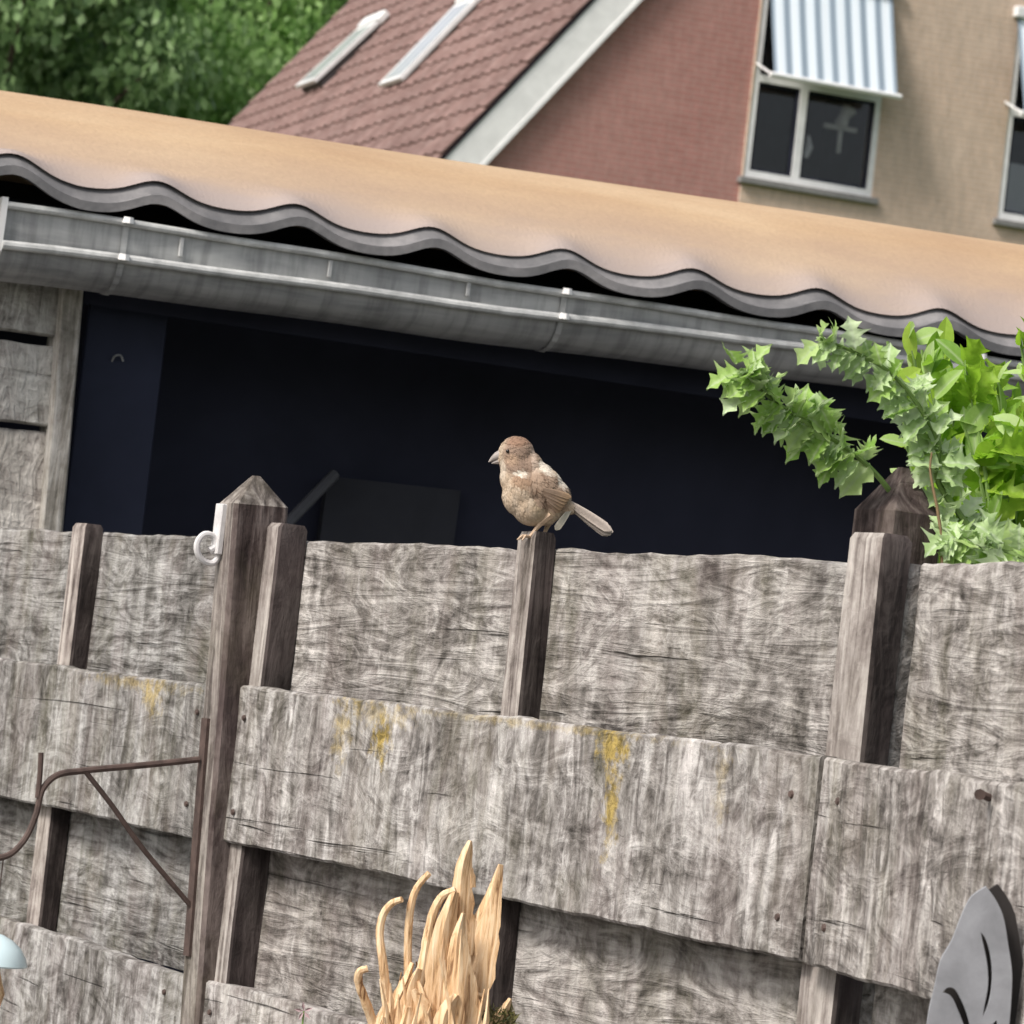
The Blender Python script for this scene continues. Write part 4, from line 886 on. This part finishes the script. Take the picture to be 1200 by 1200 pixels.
blade([(545, 1190), (562, 1110), (576, 1060), (587, 1013)], [17, 21, 15, 8, 2.5], 5, .004, twist=-.3)
blade([(522, 1215), (518, 1150), (522, 1090), (533, 1045)], [19, 19, 15, 10, 4], 5, -.012)
blade([(545, 1220), (540, 1160), (538, 1100), (543, 1070)], [19, 18, 12, 6, 2], 6, -.02, twist=.1)
blade([(455, 1250), (462, 1190), (476, 1150), (483, 1128)], [14, 12, 8, 4, 2], 7, -.006)
blade([(480, 1250), (478, 1190), (484, 1155), (492, 1135)], [14, 12, 8, 5, 3], 7, -.016, twist=-.2)
blade([(500, 1260), (500, 1205), (496, 1180), (484, 1160)], [18, 17, 12, 7, 3], 8, -.03)
blade([(525, 1260), (520, 1215), (524, 1185), (535, 1165)], [16, 15, 12, 8, 3], 7, -.034)
blade([(440, 1260), (442, 1215), (452, 1185), (462, 1165)], [12, 11, 8, 5, 2], 6, .0)
blade([(468, 1255), (470, 1225), (478, 1195), (480, 1180)], [14, 13, 9, 6, 2], 7, -.035, twist=-.25)
blade([(575, 1215), (588, 1190), (598, 1170)], [7, 8, 5, 2], 4, .01)
blade([(555, 1190), (552, 1172), (560, 1166), (566, 1168)], [4, 4, 3, 2], 3, -.01)
rg = random.Random(77)
for k in range(46):
    bx0 = rg.uniform(440, 560); tx = bx0 + rg.uniform(-22, 28); ty = rg.uniform(1080, 1185) if bx0 > 500 else rg.uniform(1135, 1195)
    blade([(bx0, 1250), ((bx0 + tx) / 2 + rg.uniform(-5, 5), (1250 + ty) / 2), (tx, ty)], [rg.uniform(2.5, 5), rg.uniform(2, 5), .6], 2, rg.uniform(-.045, .01), twist=rg.uniform(-.5, .5))
mb = MB(); mb.tube([(.0, .02, 0), (0, .02, .5), (0, .02, wo.z - .05)], [.055, .05, .048], 14); mb.build('stump', M['bark'], wb)
v = []; f = []; rg = random.Random(2)
for i in range(420):
    p = at(rg.uniform(540, 603), rg.gauss(1197, 7) , DW + rg.uniform(-.01, .05)) - o0; d = Vector((rg.gauss(0, .6), rg.gauss(0, .6), rg.uniform(.2, 1))).normalized(); s = d.orthogonal().normalized(); l_ = rg.uniform(.006, .014); k = len(v)
    v += [p - s * .0016, p + s * .0016, p + d * l_]; f.append((k, k + 1, k + 2))
tag(obj('moss', mesh('moss', v, f, M['moss'], None), wb), kind='stuff')

# ------------------------------------------------------------------ grey metal leaf stake
DL = 3.22; lo = at(1140, 1200, DL); lf = empty('metal_leaf_stake', (lo.x, lo.y, 0)); tag(lf, 'flat grey metal leaf ornament with cut slits at lower right', 'ornament')
KL = DL / FPX
def cutout(outline, holes, th, name, mat, parent):
    cu = bpy.data.curves.new(name, 'CURVE'); cu.dimensions = '2D'; cu.fill_mode = 'BOTH'; cu.extrude = th / 2; cu.bevel_depth = .0005; cu.bevel_resolution = 1
    for pts in [outline] + holes:
        cpts = catmull([Vector((x, y, 0)) for x, y in pts] + [Vector((*pts[0], 0))], 4)[:-1]
        sp = cu.splines.new('POLY'); sp.points.add(len(cpts) - 1); sp.use_cyclic_u = True
        for q, c in zip(sp.points, cpts): q.co = (c.x, c.y, 0, 1)
    co = bpy.data.objects.new('tmp', cu); COL.objects.link(co); dg = bpy.context.evaluated_depsgraph_get(); dg.update()
    me_ = bpy.data.meshes.new_from_object(co.evaluated_get(dg)); bpy.data.objects.remove(co); me_.name = name; me_.materials.clear(); me_.materials.append(mat); me_.set_sharp_from_angle(angle=R(30))
    return obj(name, me_, parent)
cv_ = lambda l: [((x - 1140) * KL, (1200 - y) * KL) for x, y in l]
OUTL = [(1155, 1040), (1150, 1043), (1138, 1052), (1126, 1076), (1116, 1102), (1103, 1125), (1096, 1155), (1089, 1185), (1086, 1215), (1090, 1245), (1105, 1275), (1130, 1300), (1155, 1285), (1172, 1250), (1180, 1215), (1184, 1172), (1185, 1140), (1181, 1110), (1174, 1072), (1164, 1052)]
HOL = [[(1148, 1091), (1151, 1105), (1156, 1130), (1157, 1155), (1153, 1178), (1151, 1193), (1156, 1183), (1161, 1165), (1163, 1140), (1160, 1115), (1154, 1098)],
       [(1104, 1163), (1110, 1157), (1118, 1158), (1126, 1170), (1134, 1190), (1139, 1212), (1142, 1240), (1136, 1225), (1130, 1205), (1122, 1184), (1114, 1168)],
       [(1150, 1215), (1158, 1205), (1168, 1195), (1166, 1215), (1156, 1240), (1150, 1250)]]
plate = cutout(cv_(OUTL), [cv_(h) for h in HOL], .003, 'leaf_plate', M['grey_metal'], lf)
plate.matrix_local = Matrix.Translation((0, 0, lo.z)) @ Matrix(((RT.x, UP.x, -FWD.x, 0), (RT.y, UP.y, -FWD.y, 0), (RT.z, UP.z, -FWD.z, 0), (0, 0, 0, 1)))
bkp = cutout(cv_(OUTL), [], .002, 'back_plate', plain('backing_shade', (.03, .026, .025), .6, .2, 30), lf); bkp.matrix_local = Matrix.Translation(RT * .012 + FWD * .02) @ plate.matrix_basis  # added dark plate, stands in for shade behind the slits and beside the leaf
MB().tube([(0, .004, 0), (0, .004, lo.z - .03)], .004, 8).build('stake', M['grey_metal'], lf)

# small pink flower in front of the fence
fo_ = at(356, 1185, 4.7); fl = empty('pink_flower', (fo_.x, fo_.y, 0)); tag(fl, 'tiny pink flower in front of the lower fence plank', 'flower')
MB().tube([(0, 0, 0), (.01, 0, fo_.z * .6), (0, 0, fo_.z)], .0012, 5).build('stem', M['stem_green'], fl)
for k in range(5):
    a = k * 1.2566 + .5; d = Vector((math.cos(a), -.25, math.sin(a))); pm = mesh('petal', [(0, 0, 0), (d.x * .006 - d.z * .002, -.003, d.z * .006 + d.x * .002), (d.x * .012, d.y * .012, d.z * .012), (d.x * .006 + d.z * .002, -.003, d.z * .006 - d.x * .002)], [(0, 1, 2, 3)], M['pink'], None); obj('petal', pm, fl, (0, 0, fo_.z))
